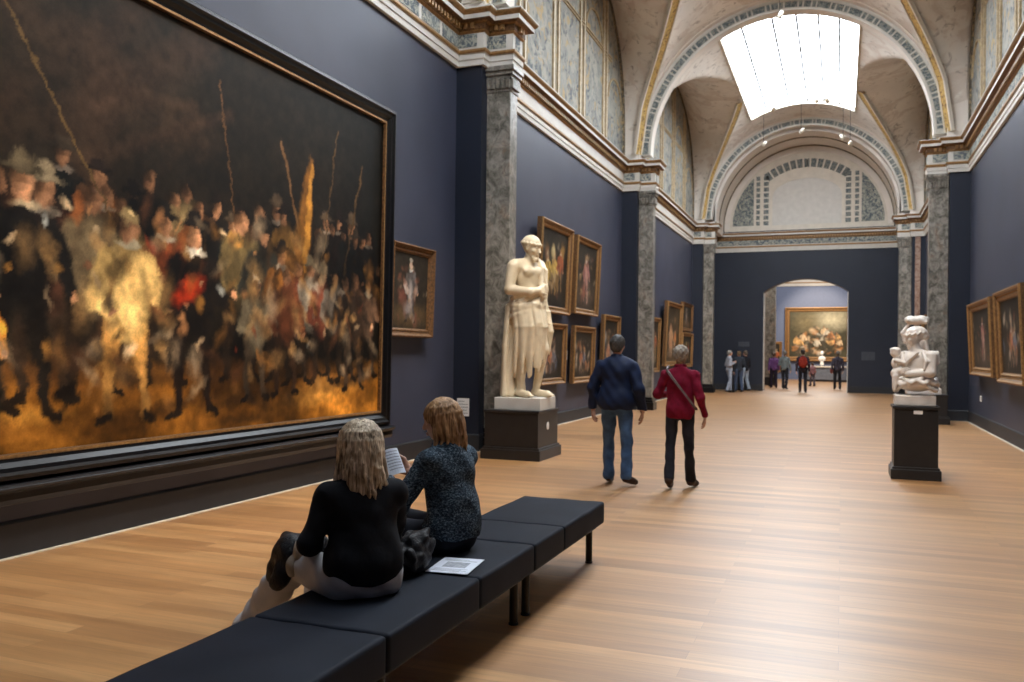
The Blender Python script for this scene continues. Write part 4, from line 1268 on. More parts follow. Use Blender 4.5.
def speckle_mat(name, c0, c1, c2):
    if name in _mats: return _mats[name]
    m, nt, b = new_mat(name)
    f = noise_tex(nt, coords(nt, (1, 1, 1.6)), 85, 3, .7); g = noise_tex(nt, coords(nt, (1, 1, 2)), 16, 3, .6)
    c = ramp(nt, f, [(.38, c0), (.52, c1), (.66, c2)]); c = mix(nt, c, ramp(nt, g, [(.35, (.45, .45, .5)), (.65, (1.3, 1.3, 1.3))]), .8, 'MULTIPLY')
    nt.links.new(c, b.inputs['Base Color']); b.inputs['Roughness'].default_value = .9; b.inputs['Specular IOR Level'].default_value = .2
    bump(nt, b, f, .6, .006); _mats[name] = m; return m

def person(label, J, look, group=None, fine=.012, cat='person', extra=None, face=True):
    """J: joints in metres in the local frame (z up from the floor). look: clothing description"""
    t = thing('person', label, cat, J['loc'], J.get('rz', 0), group)
    g = lambda n: np.array(J[n], float)
    B = J['bulk']; R = rotm(J.get('tyaw', 0), J.get('tpitch', 0), J.get('troll', 0))
    HR = rotm(J.get('hyaw', 0), J.get('hpitch', 0), J.get('hroll', 0)); hs = J.get('hs', 1.0)
    pel, wai, che, nek, hd = g('pelvis'), g('waist'), g('chest'), g('neck'), g('head')
    torso = lambda o: [ell(che, V3(.150 + o, .100 + o, .165 + o) * B, R, .05), ell(wai, V3(.128 + o, .092 + o, .13) * B, R, .05), ell(pel, V3(.158 + o, .115 + o, .115 + o * .5) * B, R, .05),
                       cap(pel, che, .09 * B + o), cap(nek * .75 + che * .25, g('shL'), .055 * B + o * .6, .046 * B + o, .035), cap(nek * .75 + che * .25, g('shR'), .055 * B + o * .6, .046 * B + o, .035), cap(che * .7 + g('shL') * .3 - (che - wai) * .2, wai * .8 + g('hipL') * .2 + (g('shL') - g('shR')) * .12, .075 * B + o * .6, .070 * B + o * .6, .05), cap(che * .7 + g('shR') * .3 - (che - wai) * .2, wai * .8 + g('hipR') * .2 + (g('shR') - g('shL')) * .12, .075 * B + o * .6, .070 * B + o * .6, .05)]
    arms = lambda o, w: sum([chain([g('sh' + s), g('el' + s), g('wr' + s) if w is None else g('el' + s) + (g('wr' + s) - g('el' + s)) * w], [.050 * B + o, .040 * B + o, (.030 if w is None else .031) * B + o * .8], .025) for s in 'LR'], [])
    legs = lambda o, w=1.0, ro=None: sum([[cap(g('hip' + s), g('kn' + s), (.083 + o) * B, (.056 + o) * B, .03)] + chain([g('kn' + s), g('kn' + s) * .62 + g('an' + s) * .38, g('kn' + s) * (1 - w) + g('an' + s) * w], [(.054 + o) * B, (.054 + o) * B, .036 + (o if ro is None else ro)], .02) for s in 'LR'], [])
    body = torso(-.006) + arms(-.004, None) + legs(-.006) + [cap(nek, hd + HR @ V3(0, -.015, -.05) * hs, .050, .048, .03)]
    for s in 'LR': body += [cap(g('an' + s), g('toe' + s), .034, .024, .02)]
    parts = [grow(body, fine)]
    parts.append(grow(head_prims(hd, HR, hs, face) + [cap(nek * .4 + hd * .6, hd + HR @ V3(0, -.015, -.05) * hs, .046, .046, .02)], min(.007, fine * .6) if face else .01))
    for s in 'LR':
        hdv, nv = J.get('hand' + s), J.get('palm' + s)
        if hdv is None: continue
        parts.append(grow(hand_prims(g('wr' + s), hdv, nv, J.get('thumb' + s, 1), J.get('curl' + s, .35), .98), J.get('hres', .0045)))
    skin_obj('body', join(parts), look.get('skin', SKIN), t)
    sk = look.get('seed', 1)
    # trousers and top as garments of their own
    tr = legs(look.get('tro', .010), .93, look.get('cuff', .022)) + [ell(pel - V3(0, 0, .01), V3(.165, .122, .12) * B, R, .04)]
    if 'waistcut' in J: tr.append(ell(wai - V3(0, 0, .02), V3(.135, .10, .10) * B, R, .04))
    skin_obj('trousers', grow(tr, fine * .9, wrinkle(look.get('twr', .0035), (30, 34, 29), sk)), look['trousers'], t)
    o = look.get('topo', .016)
    tp = torso(o) + arms(o * .8, look.get('sleeve', .95)) + [cap(nek, che, .062, .09, .04)]
    if look.get('fill'): tp.append(ell(wai * .8 + g('hem') * .2, V3(*look['fill']) * B, R, .05))
    if 'hem' in J: tp.append(ell(g('hem'), V3(*J.get('hemr', (.165, .125, .10))) * B, R, .04))
    topo = skin_obj('top' if 'topname' not in look else look['topname'], grow(tp, fine * .9, wrinkle(look.get('wr', .004), seed=sk + 3), cuts=J.get('topcuts', ())), look['top'], t)
    if look.get('collar'):
        nc = nek + (hd - nek) * .25
        skin_obj('collar', grow([cap(nc + R @ V3(x, y, 0), nc + R @ V3(x2, y2, 0), .016, .016, .006) for (x, y), (x2, y2) in
                 [((.055 * math.cos(a), .05 * math.sin(a)), (.055 * math.cos(a + .5), .05 * math.sin(a + .5))) for a in [k * .5 for k in range(13)]]], .007), look['collar'], topo)
    for s in 'LR':
        a, b = g('an' + s), g('toe' + s)
        ft = unit(b - a); bootm = look.get('shoes')
        pr = [cap(a + V3(0, 0, .005), b, .043, .034, .03), cap(a - ft * .028 - V3(0, 0, .02), a * .3 + b * .7, .030, .036, .02)]
        if look.get('boot'): pr += [cap(a + V3(0, 0, 0), a + (g('kn' + s) - a) * look['boot'], .046, .052, .02)]
        cut = (((a - V3(0, 0, .062)), (0, 0, -1)),) if not J.get('tilt' + s) else ()
        sh = skin_obj('shoe', grow(pr, .008, cuts=()), bootm, t)
    if look.get('hairfn'): look['hairfn'](t, hd, HR, hs)
    if extra: extra(t, J)
    return t

def short_hair(mat, thick=.014, back=-.02, top=.03, drop=-.03, fluff=.003, bald=0):
    def f(t, hd, R, s):
        P = lambda x, y, z: hd + R @ (V3(x, y, z) * s)
        pr = [ell(P(0, -.014, .028), V3(.078 + thick, .096 + thick, .088 + thick * .9) * s, R, .02), ell(P(0, -.05, drop), V3(.066 + thick * .6, .052 + thick * .6, .062) * s, R, .02),
              ell(P(0, .085, -.045), V3(.085, .075, .085) * s, R, .01, '-')]
        for e in (-1, 1): pr.append(ell(P(e * .085, .0, -.02), V3(.02, .02, .035) * s, R, .008, '-'))
        skin_obj('hair', grow(pr, .0075, wrinkle(fluff, (120, 95, 110), 2)), mat, t)
    return f
def long_hair(mat, length=.30, seed=3, width=.085, wave=.012, n=46, inward=0.0, parting=True):
    def f(t, hd, R, s):
        rg = random.Random(seed)
        P = lambda x, y, z: hd + R @ (V3(x, y, z) * s)
        pr = [ell(P(0, -.012, .026), V3(.086, .106, .098) * s, R, .02), ell(P(0, -.06, -.06), V3(.082, .058, .10) * s, R, .03),
              ell(P(0, .098, -.050), V3(.070, .070, .100) * s, R, .01, '-')]
        dwn = V3(0, 0, -1); side = R @ V3(1, 0, 0); bk = R @ V3(0, -1, 0)
        for k in range(n):       # each lock leaves the crown, follows the skull and falls round the back, temple to temple
            a = PI - .35 + (PI + .7) * (k + rg.uniform(.1, .9)) / n
            pts = []
            el0 = rg.uniform(1.0, 1.45)
            for q in range(4):
                el = el0 * (1 - q / 3.0); g_ = 1.03 + .02 * q
                pts.append(P(.088 * math.cos(a) * math.cos(el) * g_, -.012 + .106 * math.sin(a) * math.cos(el) * g_, .026 + .098 * math.sin(el) * g_))
            r0_ = pts[-1]; L = length * rg.uniform(.74, 1.10); ph = rg.uniform(0, 6.28); out = rg.uniform(-.006, .010)
            for j in range(1, 7):
                u = j / 6
                q = r0_ + dwn * L * u + side * (wave * math.sin(ph + 5.5 * u) * u + out * u * math.cos(a)) + bk * (.022 * math.sin(u * 2.6) + wave * .6 * math.cos(ph + 4.3 * u) * u) - side * (inward * math.cos(a) * .085 * u * s)
                pts.append(q)
            rr = .0115 * rg.uniform(.7, 1.15)
            pr += chain(pts, [rr * .5, rr * .7, rr * .85, rr, rr * 1.1, rr * 1.1, rr, rr * .85, rr * .6, rr * .2], .004)
        skin_obj('hair', grow(pr, .0058, wrinkle(.0012, (180, 160, 40), 4)), mat, t)
    return f

def standing(x, y, face, H=1.72, step=.25, bulk=1.0, armswing=.1, bendL=0.0, bendR=0.0, stance=.10):
    """a walking or standing figure; the local frame faces +Y"""
    k = H / 1.75
    S = lambda *a: tuple(v * k for v in a)
    w = .175 * (bulk ** .3)
    J = dict(loc=(x, y, 0), rz=face, bulk=bulk * k, hs=k,
             pelvis=S(0, 0, .97), waist=S(0, .0, 1.13), chest=S(0, -.005, 1.30), neck=S(0, -.01, 1.46), head=S(0, .02, 1.625),
             shL=S(-w, -.01, 1.385), shR=S(w, -.01, 1.385),
             elL=S(-w - .055, -.04 - armswing * .3, 1.12), elR=S(w + .055, -.04 + armswing * .3, 1.12),
             wrL=S(-w - .07, .02 - armswing, .87), wrR=S(w + .07, .04 + armswing, .87),
             handL=(.05, .15 - armswing * .5, -1), handR=(-.05, .2, -1), palmL=(1, -.1, 0), palmR=(-1, -.1, 0), thumbL=1, thumbR=-1,
             hipL=S(-.09, 0, .93), hipR=S(.09, 0, .93),
             knL=S(-stance, .03 + step * .30, .50), knR=S(stance, .03 - step * .10, .50),
             anL=S(-stance, -.01 + step * .5, .075), anR=S(stance, -.03 - step * .5, .085),
             toeL=S(-stance - .02, .15 + step * .5, .036), toeR=S(stance + .02, .13 - step * .5, .036),
             hem=S(0, -.0, .93))
    for s, b, sg in (('L', bendL, -1), ('R', bendR, 1)):
        if b:
            J['el' + s] = S(sg * (w + .05), -.06, 1.12); J['wr' + s] = S(sg * (w - .03), .17, 1.12 + .12 * b); J['hand' + s] = (-sg * .5, .8, .3 * b); J['palm' + s] = (-sg, 0, .3)
    return J
# ------------------------------------------------------------------ the two walkers
def cap_hair(t, hd, R, s):
    short_hair(hair_mat('dark_grey_hair', (.02, .019, .018), (.10, .095, .09), (60, 60, 60)), .008)(t, hd, R, s)
J = standing(-2.375, 9.50, -.05, 1.72, .26, 1.10, .06, stance=.125)
J.update(elL=(-.275, -.03, 1.11), elR=(.275, -.06, 1.11), wrL=(-.29, .03, .86), wrR=(.285, .06, .85), shL=(-.18, -.01, 1.35), shR=(.18, -.01, 1.35), hem=(0, -.01, .97), hemr=(.205, .15, .17),
         anR=(.135, -.05, .10), toeR=(.20, .09, .045), topcuts=(((0, 0, .865), (0, 0, -1)),))
look = dict(top=cloth('navy_jacket', (.006, .014, .045), .7, .3, 12), trousers=cloth('blue_jeans', (.05, .10, .20), .85, .4, 9), shoes=cloth('brown_leather', (.035, .016, .010), .5), collar=cloth('navy_jacket', (.008, .022, .075)),
            hairfn=cap_hair, topo=.026, tro=.004, sleeve=.93, fill=(.165, .115, .19), topname='jacket', wr=.006, twr=.005, cuff=.03, seed=2)
def man_extra(t, J):
    hd = np.array(J['head'])
person('man walking away in a navy blue jacket and blue jeans', J, look, 'couple walking away together', extra=man_extra)

J = standing(-1.675, 9.60, .02, 1.60, .24, .96, .05, stance=.11)
J.update(elL=(-.26, .0, 1.05), wrL=(-.16, .20, 1.03), handL=(.6, .6, .1), palmL=(.3, -.6, 0), shL=(-.155, -.01, 1.26), shR=(.155, -.01, 1.26), elR=(.225, -.05, 1.02), wrR=(.265, .06, .82), handR=(.0, .25, -1), hem=(0, -.005, .87), hemr=(.178, .135, .22),
         anL=(-.09, -.16, .11), toeL=(-.095, -.04, .04), knL=(-.10, -.02, .49), anR=(.11, .10, .075), toeR=(.15, .25, .036), topcuts=(((0, 0, .785), (0, 0, -1)),))
def strap(t, J):
    pts = [(-.135, .02, 1.36), (-.14, -.085, 1.33), (-.07, -.128, 1.24), (.01, -.140, 1.14), (.09, -.140, 1.04), (.165, -.10, .93), (.18, .0, .89)]
    mb = MB()
    P3 = [Vector(p) for p in pts]
    rows = []
    for i, p in enumerate(P3):
        tg = (P3[min(i + 1, len(P3) - 1)] - P3[max(i - 1, 0)]).normalized(); out = Vector((p.x * .4, p.y, 0)).normalized(); sd = tg.cross(out).normalized()
        rows.append([p + sd * .011 + out * .012, p - sd * .011 + out * .012, p - sd * .011 + out * -.012, p + sd * .011 + out * -.012])
    for a, b in zip(rows[:-1], rows[1:]):
        for q in range(4): mb.face([a[q], a[(q + 1) % 4], b[(q + 1) % 4], b[q]])
    mb.build('bag_strap', cloth('strap_grey', (.16, .12, .12), .6), t)
look = dict(top=cloth('crimson_sweater', (.17, .004, .022), .9, .2, 26), trousers=cloth('black_jeans', (.014, .014, .020), .8, .4, 9), shoes=cloth('brown_boot', (.045, .022, .014), .5), collar=cloth('crimson_sweater', (.17, .004, .022)),
            hairfn=short_hair(hair_mat('silver_hair', (.16, .135, .11), (.42, .37, .31), (70, 70, 40)), .017, fluff=.004), topo=.017, tro=.006, sleeve=.96, fill=(.155, .108, .17), topname='sweater', wr=.005, seed=5, boot=.38)
person('woman walking away in a crimson sweater with a thin bag strap across her back', J, look, 'couple walking away together', extra=strap)

# ------------------------------------------------------------------ the two women on the bench
def seated(base, yaw, lean=.05, k=.94, legs=None, arms=None, hyaw=None, hpitch=-.1, drop=0.0, shw=.155):
    f = V3(-math.sin(yaw), math.cos(yaw), 0); r = V3(math.cos(yaw), math.sin(yaw), 0); u = V3(0, 0, 1)
    P = lambda x, y, z: tuple(r * x * k + f * y * k + u * (z))
    J = dict(loc=(base[0], base[1], 0), rz=0, bulk=k, hs=k * .98, tyaw=yaw, tpitch=-.12, hyaw=yaw if hyaw is None else hyaw, hpitch=hpitch,
             pelvis=P(0, 0, .535), waist=P(0, -.01, .665 - drop), chest=P(0, .0 + lean * .4, .825 - drop), neck=P(0, lean * .8, .975 - drop), head=P(0, lean * 1.3 + .02, 1.105 - drop),
             shL=P(-shw, lean * .6, .90 - drop), shR=P(shw, lean * .6, .90 - drop), hipL=P(-.09, .02, .515), hipR=P(.09, .02, .515), hem=P(0, -.01, .575))
    for kk, v in legs.items(): J[kk] = tuple(np.array(v) - V3(base[0], base[1], 0))
    for kk, v in arms.items(): J[kk] = tuple(np.array(v) - V3(base[0], base[1], 0)) if kk[:2] in ('el', 'wr') else v
    return J
J = seated((-1.945, 3.27), math.radians(44), .05, .96,
           dict(knL=(-2.37, 3.37, .505), anL=(-2.76, 3.49, .10), toeL=(-2.90, 3.59, .045), knR=(-2.34, 3.56, .515), anR=(-2.50, 3.72, .10), toeR=(-2.66, 3.80, .045)),
           dict(elL=(-2.12, 3.12, .67), wrL=(-2.25, 3.38, .62), handL=(-.8, .5, -.15), palmL=(0, 0, -1), thumbL=1, elR=(-1.93, 3.53, .715), wrR=(-2.16, 3.58, .60), handR=(-.9, -.1, -.1), palmR=(0, 0, -1), thumbR=-1),
           hpitch=-.06, drop=.03)
J['topcuts'] = (((0, 0, .50), (0, 0, -1)),); J['hemr'] = (.176, .140, .11); J['hres'] = .004
look = dict(top=cloth('black_knit', (.0045, .005, .008), .9, .2, 40), trousers=cloth('cream_trousers', (.50, .485, .49), .8, .15, 8), shoes=cloth('black_boot', (.01, .009, .009), .45), topname='sweater',
            hairfn=long_hair(hair_mat('ash_blonde_hair', (.085, .050, .028), (.80, .66, .48)), .33, 3, n=60, wave=.028), topo=.012, tro=.022, cuff=.035, sleeve=.97, twr=.008, fill=(.158, .115, .17), wr=.004, seed=7, boot=.2)
person('seated woman in black top and cream trousers with long blonde hair, nearer on the bench', J, look, None, fine=.010)

J = seated((-1.94, 4.17), math.radians(72), .06, .95,
           dict(knL=(-2.34, 4.14, .53), anL=(-2.50, 4.30, .10), toeL=(-2.66, 4.34, .045), knR=(-2.33, 4.40, .53), anR=(-2.44, 4.50, .10), toeR=(-2.60, 4.56, .045)),
           dict(elL=(-2.155, 3.97, .69), wrL=(-2.285, 4.09, .80), handL=(-.75, .35, .35), palmL=(.1, .95, .3), thumbL=-1, elR=(-2.08, 4.42, .72), wrR=(-2.26, 4.29, .825), handR=(-.85, .05, .3), palmR=(.05, -.95, .3), thumbR=1),
           hyaw=math.radians(100), hpitch=-.22, drop=-.025, shw=.15)
J['topcuts'] = (((0, 0, .515), (0, 0, -1)),); J['hemr'] = (.18, .145, .11); J['hres'] = .004; J['curlL'] = .25; J['curlR'] = .25
look = dict(top=speckle_mat('blue_grey_knit', (.006, .010, .018), (.035, .060, .085), (.19, .24, .28)), trousers=cloth('navy_trousers', (.008, .010, .018), .8, .2, 9), shoes=cloth('black_boot', (.01, .009, .009)), topname='sweater',
            hairfn=long_hair(hair_mat('light_brown_hair', (.13, .06, .026), (.52, .31, .15)), .28, 8, n=50, wave=.030), topo=.018, tro=.010, sleeve=.9, fill=(.158, .125, .15), wr=.005, seed=9)
person('seated woman in blue grey knit sweater reading a booklet, farther on the bench', J, look, None, fine=.010)

# open booklet in her hands
t = thing('booklet', 'open white booklet held by the woman in the blue grey sweater', 'booklet', (-2.35, 4.155, .875), math.radians(72))
M['page'] = simple('white_page', (.62, .66, .74), .7, var=.03)
M['print_grey'] = simple('grey_print', (.30, .32, .36), .8, var=.3, scale=60)
for nm, sx in (('page', -1), ('page', 1)):
    mb = MB(); n = 8
    pts = []
    for k in range(n + 1):
        u = k / n; pts.append((sx * (.004 + .105 * u), .018 * math.sin(u * PI) * 1.0 + .03 * u))
    for a, b in zip(pts[:-1], pts[1:]):
        for y0, y1 in ((-.075, .075),):
            mb.prism([(a[0], a[1]), (b[0], b[1]), (b[0], b[1] + .004), (a[0], a[1] + .004)], 1, y0, y1)
    pg = mb.build(nm, M['page'], t, smooth=False); pg.rotation_euler = (math.radians(60), 0, 0)
    mb = MB()
    for r in range(7):
        for a, b in zip(pts[1:-2], pts[2:-1]):
            mb.prism([(a[0], a[1] + .0042), (b[0], b[1] + .0042), (b[0], b[1] + .0052), (a[0], a[1] + .0052)], 1, .055 - r * .017, .060 - r * .017)
    mb.build('print', M['print_grey'], pg)

# leaflet lying on the bench
t = thing('leaflet', 'white leaflet with a grey picture lying on the bench behind the reading woman', 'leaflet', (-1.775, 3.87, SEAT + .009), .12)
mb = MB(); mb.box(-.105, .105, -.15, .15, 0, .003); sh = mb.build('sheet', M['page'], t)
mb = MB(); mb.box(-.06, .06, -.045, .06, .003, .0036); mb.box(-.085, .085, .085, .092, .003, .0036); mb.box(-.085, .04, .105, .11, .003, .0036)
for k in range(4): mb.box(-.085, .085 - .03 * (k % 2), -.075 - .015 * k, -.071 - .015 * k, .003, .0036)
mb.build('printed_picture', M['print_grey'], t)

# coats
def heap(name, label, prims, mat, disp, h=.009, cat='coat', group=None, extra=()):
    c = np.mean([p[1] for p in prims], 0)
    zmin = min(prim_bounds(p)[0][2] for p in prims)
    base = V3(c[0], c[1], zmin)
    t = thing(name, label, cat, tuple(base), 0, group)
    def sh(VF): return (VF[0] - base, VF[1])
    skin_obj('cloth', sh(grow(prims, h, disp)), mat, t)
    for nm, pr, mt, dp in extra: skin_obj(nm, sh(grow(pr, h * .9, dp)), mt, t)
    return t
def glossy(name, c):
    m, nt, b = new_mat(name); v = coords(nt); f = noise_tex(nt, v, 42, 4, .65, 1.0)
    nt.links.new(ramp(nt, f, [(.35, tuple(x * .5 for x in c)), (.62, c), (.75, tuple(x * 3 for x in c))]), b.inputs['Base Color']); b.inputs['Roughness'].default_value = .5; b.inputs['Specular IOR Level'].default_value = .3
    bump(nt, b, f, .7, .01); return m
M['shiny_black'] = glossy('shiny_black_cloth', (.009, .009, .012))
rg = random.Random(4)
cx, cy = -1.925, 3.69
pr = [ell((cx, cy, .505), (.085, .13, .075), rotm(.2), .03), ell((cx, cy + .02, .58), (.06, .09, .05), rotm(.2), .03)]
for _ in range(18):
    x0, y0, z0 = cx + rg.uniform(-.07, .06), cy + rg.uniform(-.12, .11), rg.uniform(.47, .60)
    pr.append(cap((x0, y0, z0), (x0 + rg.uniform(-.05, .05), y0 + rg.uniform(-.07, .07), z0 + rg.uniform(-.05, .06)), rg.uniform(.018, .034), rg.uniform(.014, .028), .010))
heap('folded_coat', 'crumpled shiny black coat on the bench between the two women', pr, M['shiny_black'], wrinkle(.005, (90, 84, 78), 3), .007)
jx, jy = -2.34, 3.37
pr = [ell((jx, jy, .575), (.10, .10, .065), rotm(.5, .1), .03), cap((jx - .05, jy - .02, .58), (jx - .13, jy - .0, .44), .065, .05, .03), cap((jx + .0, jy - .06, .58), (jx - .05, jy - .09, .45), .055, .045, .03), cap((jx + .08, jy + .03, .60), (jx - .06, jy + .09, .58), .045, .04, .03), cap((jx - .02, jy - .05, .62), (jx - .10, jy + .03, .61), .03, .03, .015)]
heap('draped_jacket', 'black jacket with a beige lining draped over the knee of the blonde woman', pr, M['shiny_black'], wrinkle(.005, (50, 44, 58), 6), .008, 'jacket',
     extra=[('lining', [ell((jx + .045, jy - .075, .575), (.030, .055, .062), rotm(.7, .3), .02), ell((jx + .02, jy - .10, .52), (.022, .045, .05), rotm(.9, -.1), .02)], cloth('beige_lining', (.36, .31, .25)), wrinkle(.003, seed=4))])

# ------------------------------------------------------------------ statues
def statue_mesh(kind):
    R = np.eye(3); k = 1.0
    if kind == 'standing':
        sh, hp = {}, {}
        pel, wai, che, nek, hd = V3(.02, 0, .95), V3(.0, .0, 1.12), V3(-.01, -.01, 1.30), V3(-.01, -.005, 1.47), V3(-.02, .045, 1.625)
        HR = rotm(.22, -.22, 0)
        pr = [ell(che, (.175, .118, .17), R, .05), ell(wai, (.145, .105, .14), R, .05), ell(pel, (.17, .13, .13), R, .05),
              ell((-.075, .085, 1.36), (.075, .04, .055), R, .03), ell((.07, .085, 1.36), (.075, .04, .055), R, .03), cap((-.20, -.01, 1.42), (.20, -.01, 1.42), .065, None, .04), cap(nek, hd - V3(0, .01, .06), .062, .055, .03),
              cap((-.07, -.02, 1.46), (-.17, -.02, 1.44), .05, None, .03), cap((.07, -.02, 1.46), (.17, -.02, 1.44), .05, None, .03)]
        # his right arm bent across the belly, his left hanging
        pr += chain([(.215, -.02, 1.40), (.27, -.02, 1.16)], [.070, .055], .03) + chain([(.27, -.02, 1.16), (.14, .17, 1.13), (.03, .20, 1.15)], [.056, .046, .034], .02)
        pr += chain([(-.215, -.02, 1.40), (-.26, -.03, 1.14), (-.275, .06, .90)], [.068, .050, .033], .03)
        # legs
        pr += chain([(.09, .0, .92), (.10, .04, .50), (.10, .0, .10)], [.10, .065, .042], .03) + chain([(-.09, .02, .92), (-.12, .14, .52), (-.10, .06, .10)], [.10, .065, .042], .03)
        pr += chain([(.10, -.03, .05), (.12, .13, .035), (.125, .17, .03)], [.042, .035, .028], .02) + chain([(-.10, .03, .05), (-.14, .19, .035), (-.15, .23, .03)], [.042, .035, .028], .02)
        for x in (.10, .12, .14): pr.append(cap((x + .0, .17, .03), (x + .005, .205, .022), .013, .011, .004))
        for x in (-.125, -.145, -.165): pr.append(cap((x, .23, .03), (x - .005, .265, .022), .013, .011, .004))
        parts = []
        # drapery rolled round the hips, falling over the legs and behind him to the plinth
        dr = []
        for j in range(7):
            z = .93 + .035 * j
            pts = [(.21 * math.cos(a), .155 * math.sin(a) + .01, z + .035 * math.sin(a * 1.0 + j) - .05 * math.cos(a)) for a in [2 * PI * q / 16 for q in range(17)]]
            dr += chain(pts, [.024] * 17, .012)
        rg = random.Random(2)
        for j in range(22):      # folds over the thighs
            a = PI * (-.05 + 1.1 * j / 21); x0, y0 = .20 * math.cos(a), .15 * math.sin(a)
            zb = .34 + .12 * math.cos(a) * -1 + .05 * math.sin(j * 1.7)
            x1, y1 = (.165 + .03 * math.sin(j * 2.1)) * math.cos(a), .195 * math.sin(a)
            dr += chain([(x0, y0, .98), ((x0 + x1) / 2 + .01 * math.sin(j * 3), (y0 + y1) / 2 + .035, .76), (x1, y1, zb)], [.030, .034, .017], .014)
        for j in range(16):      # long fall behind his right leg
            u = j / 15; x0 = .20 - .30 * u * .9; 
            dr += chain([(.20 - .22 * u, -.10 - .02 * math.sin(u * 9), .98), (.22 - .24 * u, -.12 - .03 * math.sin(u * 14), .55), (.23 - .26 * u, -.12 - .035 * math.sin(u * 17), .03)], [.035, .034, .040], .016)
        for j in range(6):       # end of the cloth hanging from his left hand
            u = j / 5
            dr += chain([(-.24 - .05 * u, .07, .93), (-.25 - .04 * u, .09 + .03 * math.sin(j * 2), .72), (-.24 - .05 * u, .08, .50 + .05 * math.sin(j * 3))], [.020, .024, .012], .010)
        for j in range(4):       # knot and fall in front
            dr += chain([(.02 + .02 * j, .17, 1.0), (.0 + .025 * j, .215, .80), (-.02 + .03 * j, .22, .56 + .04 * j)], [.022, .024, .014], .010)
        dr += [ell((.03, .17, 1.0), (.06, .045, .05), R, .02)]
        # cloth over the left shoulder
        dr += chain([(-.22, -.08, 1.10), (-.20, -.09, 1.40), (-.17, .0, 1.49), (-.14, .10, 1.40), (-.10, .125, 1.22), (-.08, .14, 1.05)], [.03, .035, .034, .032, .028, .028], .02)
        dr += chain([(-.25, -.06, 1.10), (-.25, -.07, 1.40), (-.23, .0, 1.47), (-.21, .08, 1.38), (-.19, .11, 1.18), (-.16, .12, 1.03)], [.03, .03, .03, .028, .026, .026], .02)
        # tree-stump support
        dr += chain([(.05, -.12, .02), (.04, -.10, .55)], [.075, .055], .03)
        parts.append(grow(pr + dr, .0095))
        hpz = head_prims(hd, HR, 1.12)
        H = lambda x, y, z: hd + HR @ (V3(x, y, z) * 1.12)
        hpz += [ell(H(0, -.018, .04), (.095, .113, .092), HR, .01)]
        for q in range(15):
            a = 2 * PI * q / 15; hpz.append(ell(H(.084 * math.cos(a), -.015 + .098 * math.sin(a), .038), (.020, .020, .018), HR, .005))
        for q in range(12): hpz.append(ell(H(.03 * math.cos(q * .52 + PI * 0) * 1.3, .055 + .03 * abs(math.sin(q * .52)), -.09 - .012 * (q % 3)), (.016, .016, .020), HR, .006))
        parts.append(grow(hpz, .006))
        parts.append(grow(hand_prims(V3(.05, .20, 1.15), (-1, .12, .05), (0, -1, -.2), -1, .45, 1.15), .005))
        parts.append(grow(hand_prims(V3(-.275, .06, .90), (0, .25, -1), (1, 0, 0), 1, .7, 1.1), .005))
        return join(parts)
    if kind == 'half':
        yaw = math.radians(125); R = rotm(yaw, -.10); HR = rotm(math.radians(97), -.25)
        T = lambda x, y, z: R @ V3(x, y, z)
        O = V3(.02, 0, 0)
        P = lambda x, y, z: O + rotm(yaw) @ V3(x, y, 0) + V3(0, 0, z)
        hd = O + V3(-.035, -.02, .835)
        pr = [ell(P(0, 0, .48), (.19, .13, .18), R, .05), ell(P(0, .0, .28), (.19, .15, .16), R, .05), ell(P(0, .02, .20), (.23, .19, .10), rotm(yaw), .04), cap(P(0, 0, .64), P(-.17, 0, .57), .05, .06, .04), cap(P(0, 0, .64), P(.17, 0, .57), .05, .06, .04), cap(P(0, .01, .64), hd - V3(0, 0, .06), .058, .05, .03)]
        pr += chain([P(-.22, -.01, .58), P(-.25, .03, .36), P(-.06, .17, .34)], [.070, .056, .040], .03) + chain([P(.22, -.01, .58), P(.25, .03, .38), P(.05, .19, .38)], [.070, .056, .040], .03)
        rg = random.Random(6)
        for j in range(18):      # sleeves and gathered cloth in folds
            a = rg.uniform(0, 2 * PI); z = rg.uniform(.12, .30)
            pr += chain([P(.23 * math.cos(a), .18 * math.sin(a) + .01, z), P(.25 * math.cos(a + .4), .20 * math.sin(a + .4) + .01, z - .04), P(.23 * math.cos(a + .9), .19 * math.sin(a + .9), z + .02)], [.028, .032, .022], .012)
        for s in (-1, 1):
            for j in range(6):
                pr += chain([P(s * (.16 + .012 * j), .06 - .03 * j, .63), P(s * (.25), .08 - .03 * j, .50), P(s * .24, .10 - .02 * j, .40)], [.018, .022, .014], .010)
        pr += chain([P(-.13, .10, .62), P(-.02, .16, .50), P(.02, .17, .40)], [.016, .02, .016], .01) + chain([P(.13, .10, .62), P(.05, .16, .5), P(.02, .17, .40)], [.016, .02, .016], .01)
        # a small child leaning against the chest at the left
        C = V3(-.215, -.03, 0)
        pr += [ell(C + V3(0, 0, .62), (.056, .056, .066), None, .01), ell(C + V3(0, 0, .655), (.058, .058, .040), None, .01), ell(C + V3(-.052, -.01, .615), (.012, .010, .010), None, .006), ell(C + V3(.01, 0, .48), (.055, .055, .085), None, .02), ell(C + V3(.01, 0, .34), (.06, .065, .075), None, .02), cap(C + V3(.0, -.04, .30), C + V3(-.01, -.05, .14), .038, .026, .015),
               cap(C + V3(0, -.05, .52), C + V3(.10, -.09, .48), .024, .019, .01), cap(C + V3(.0, .04, .30), C + V3(.01, .05, .12), .036, .026, .015)]
        for q in range(10): pr.append(ell(C + V3(.045 * math.cos(q * .63), .045 * math.sin(q * .63), .645 + .02 * (q % 2)), (.017, .017, .017), None, .005))
        hpz = head_prims(hd, HR, 1.12)
        H = lambda x, y, z: hd + HR @ (V3(x, y, z) * 1.12)
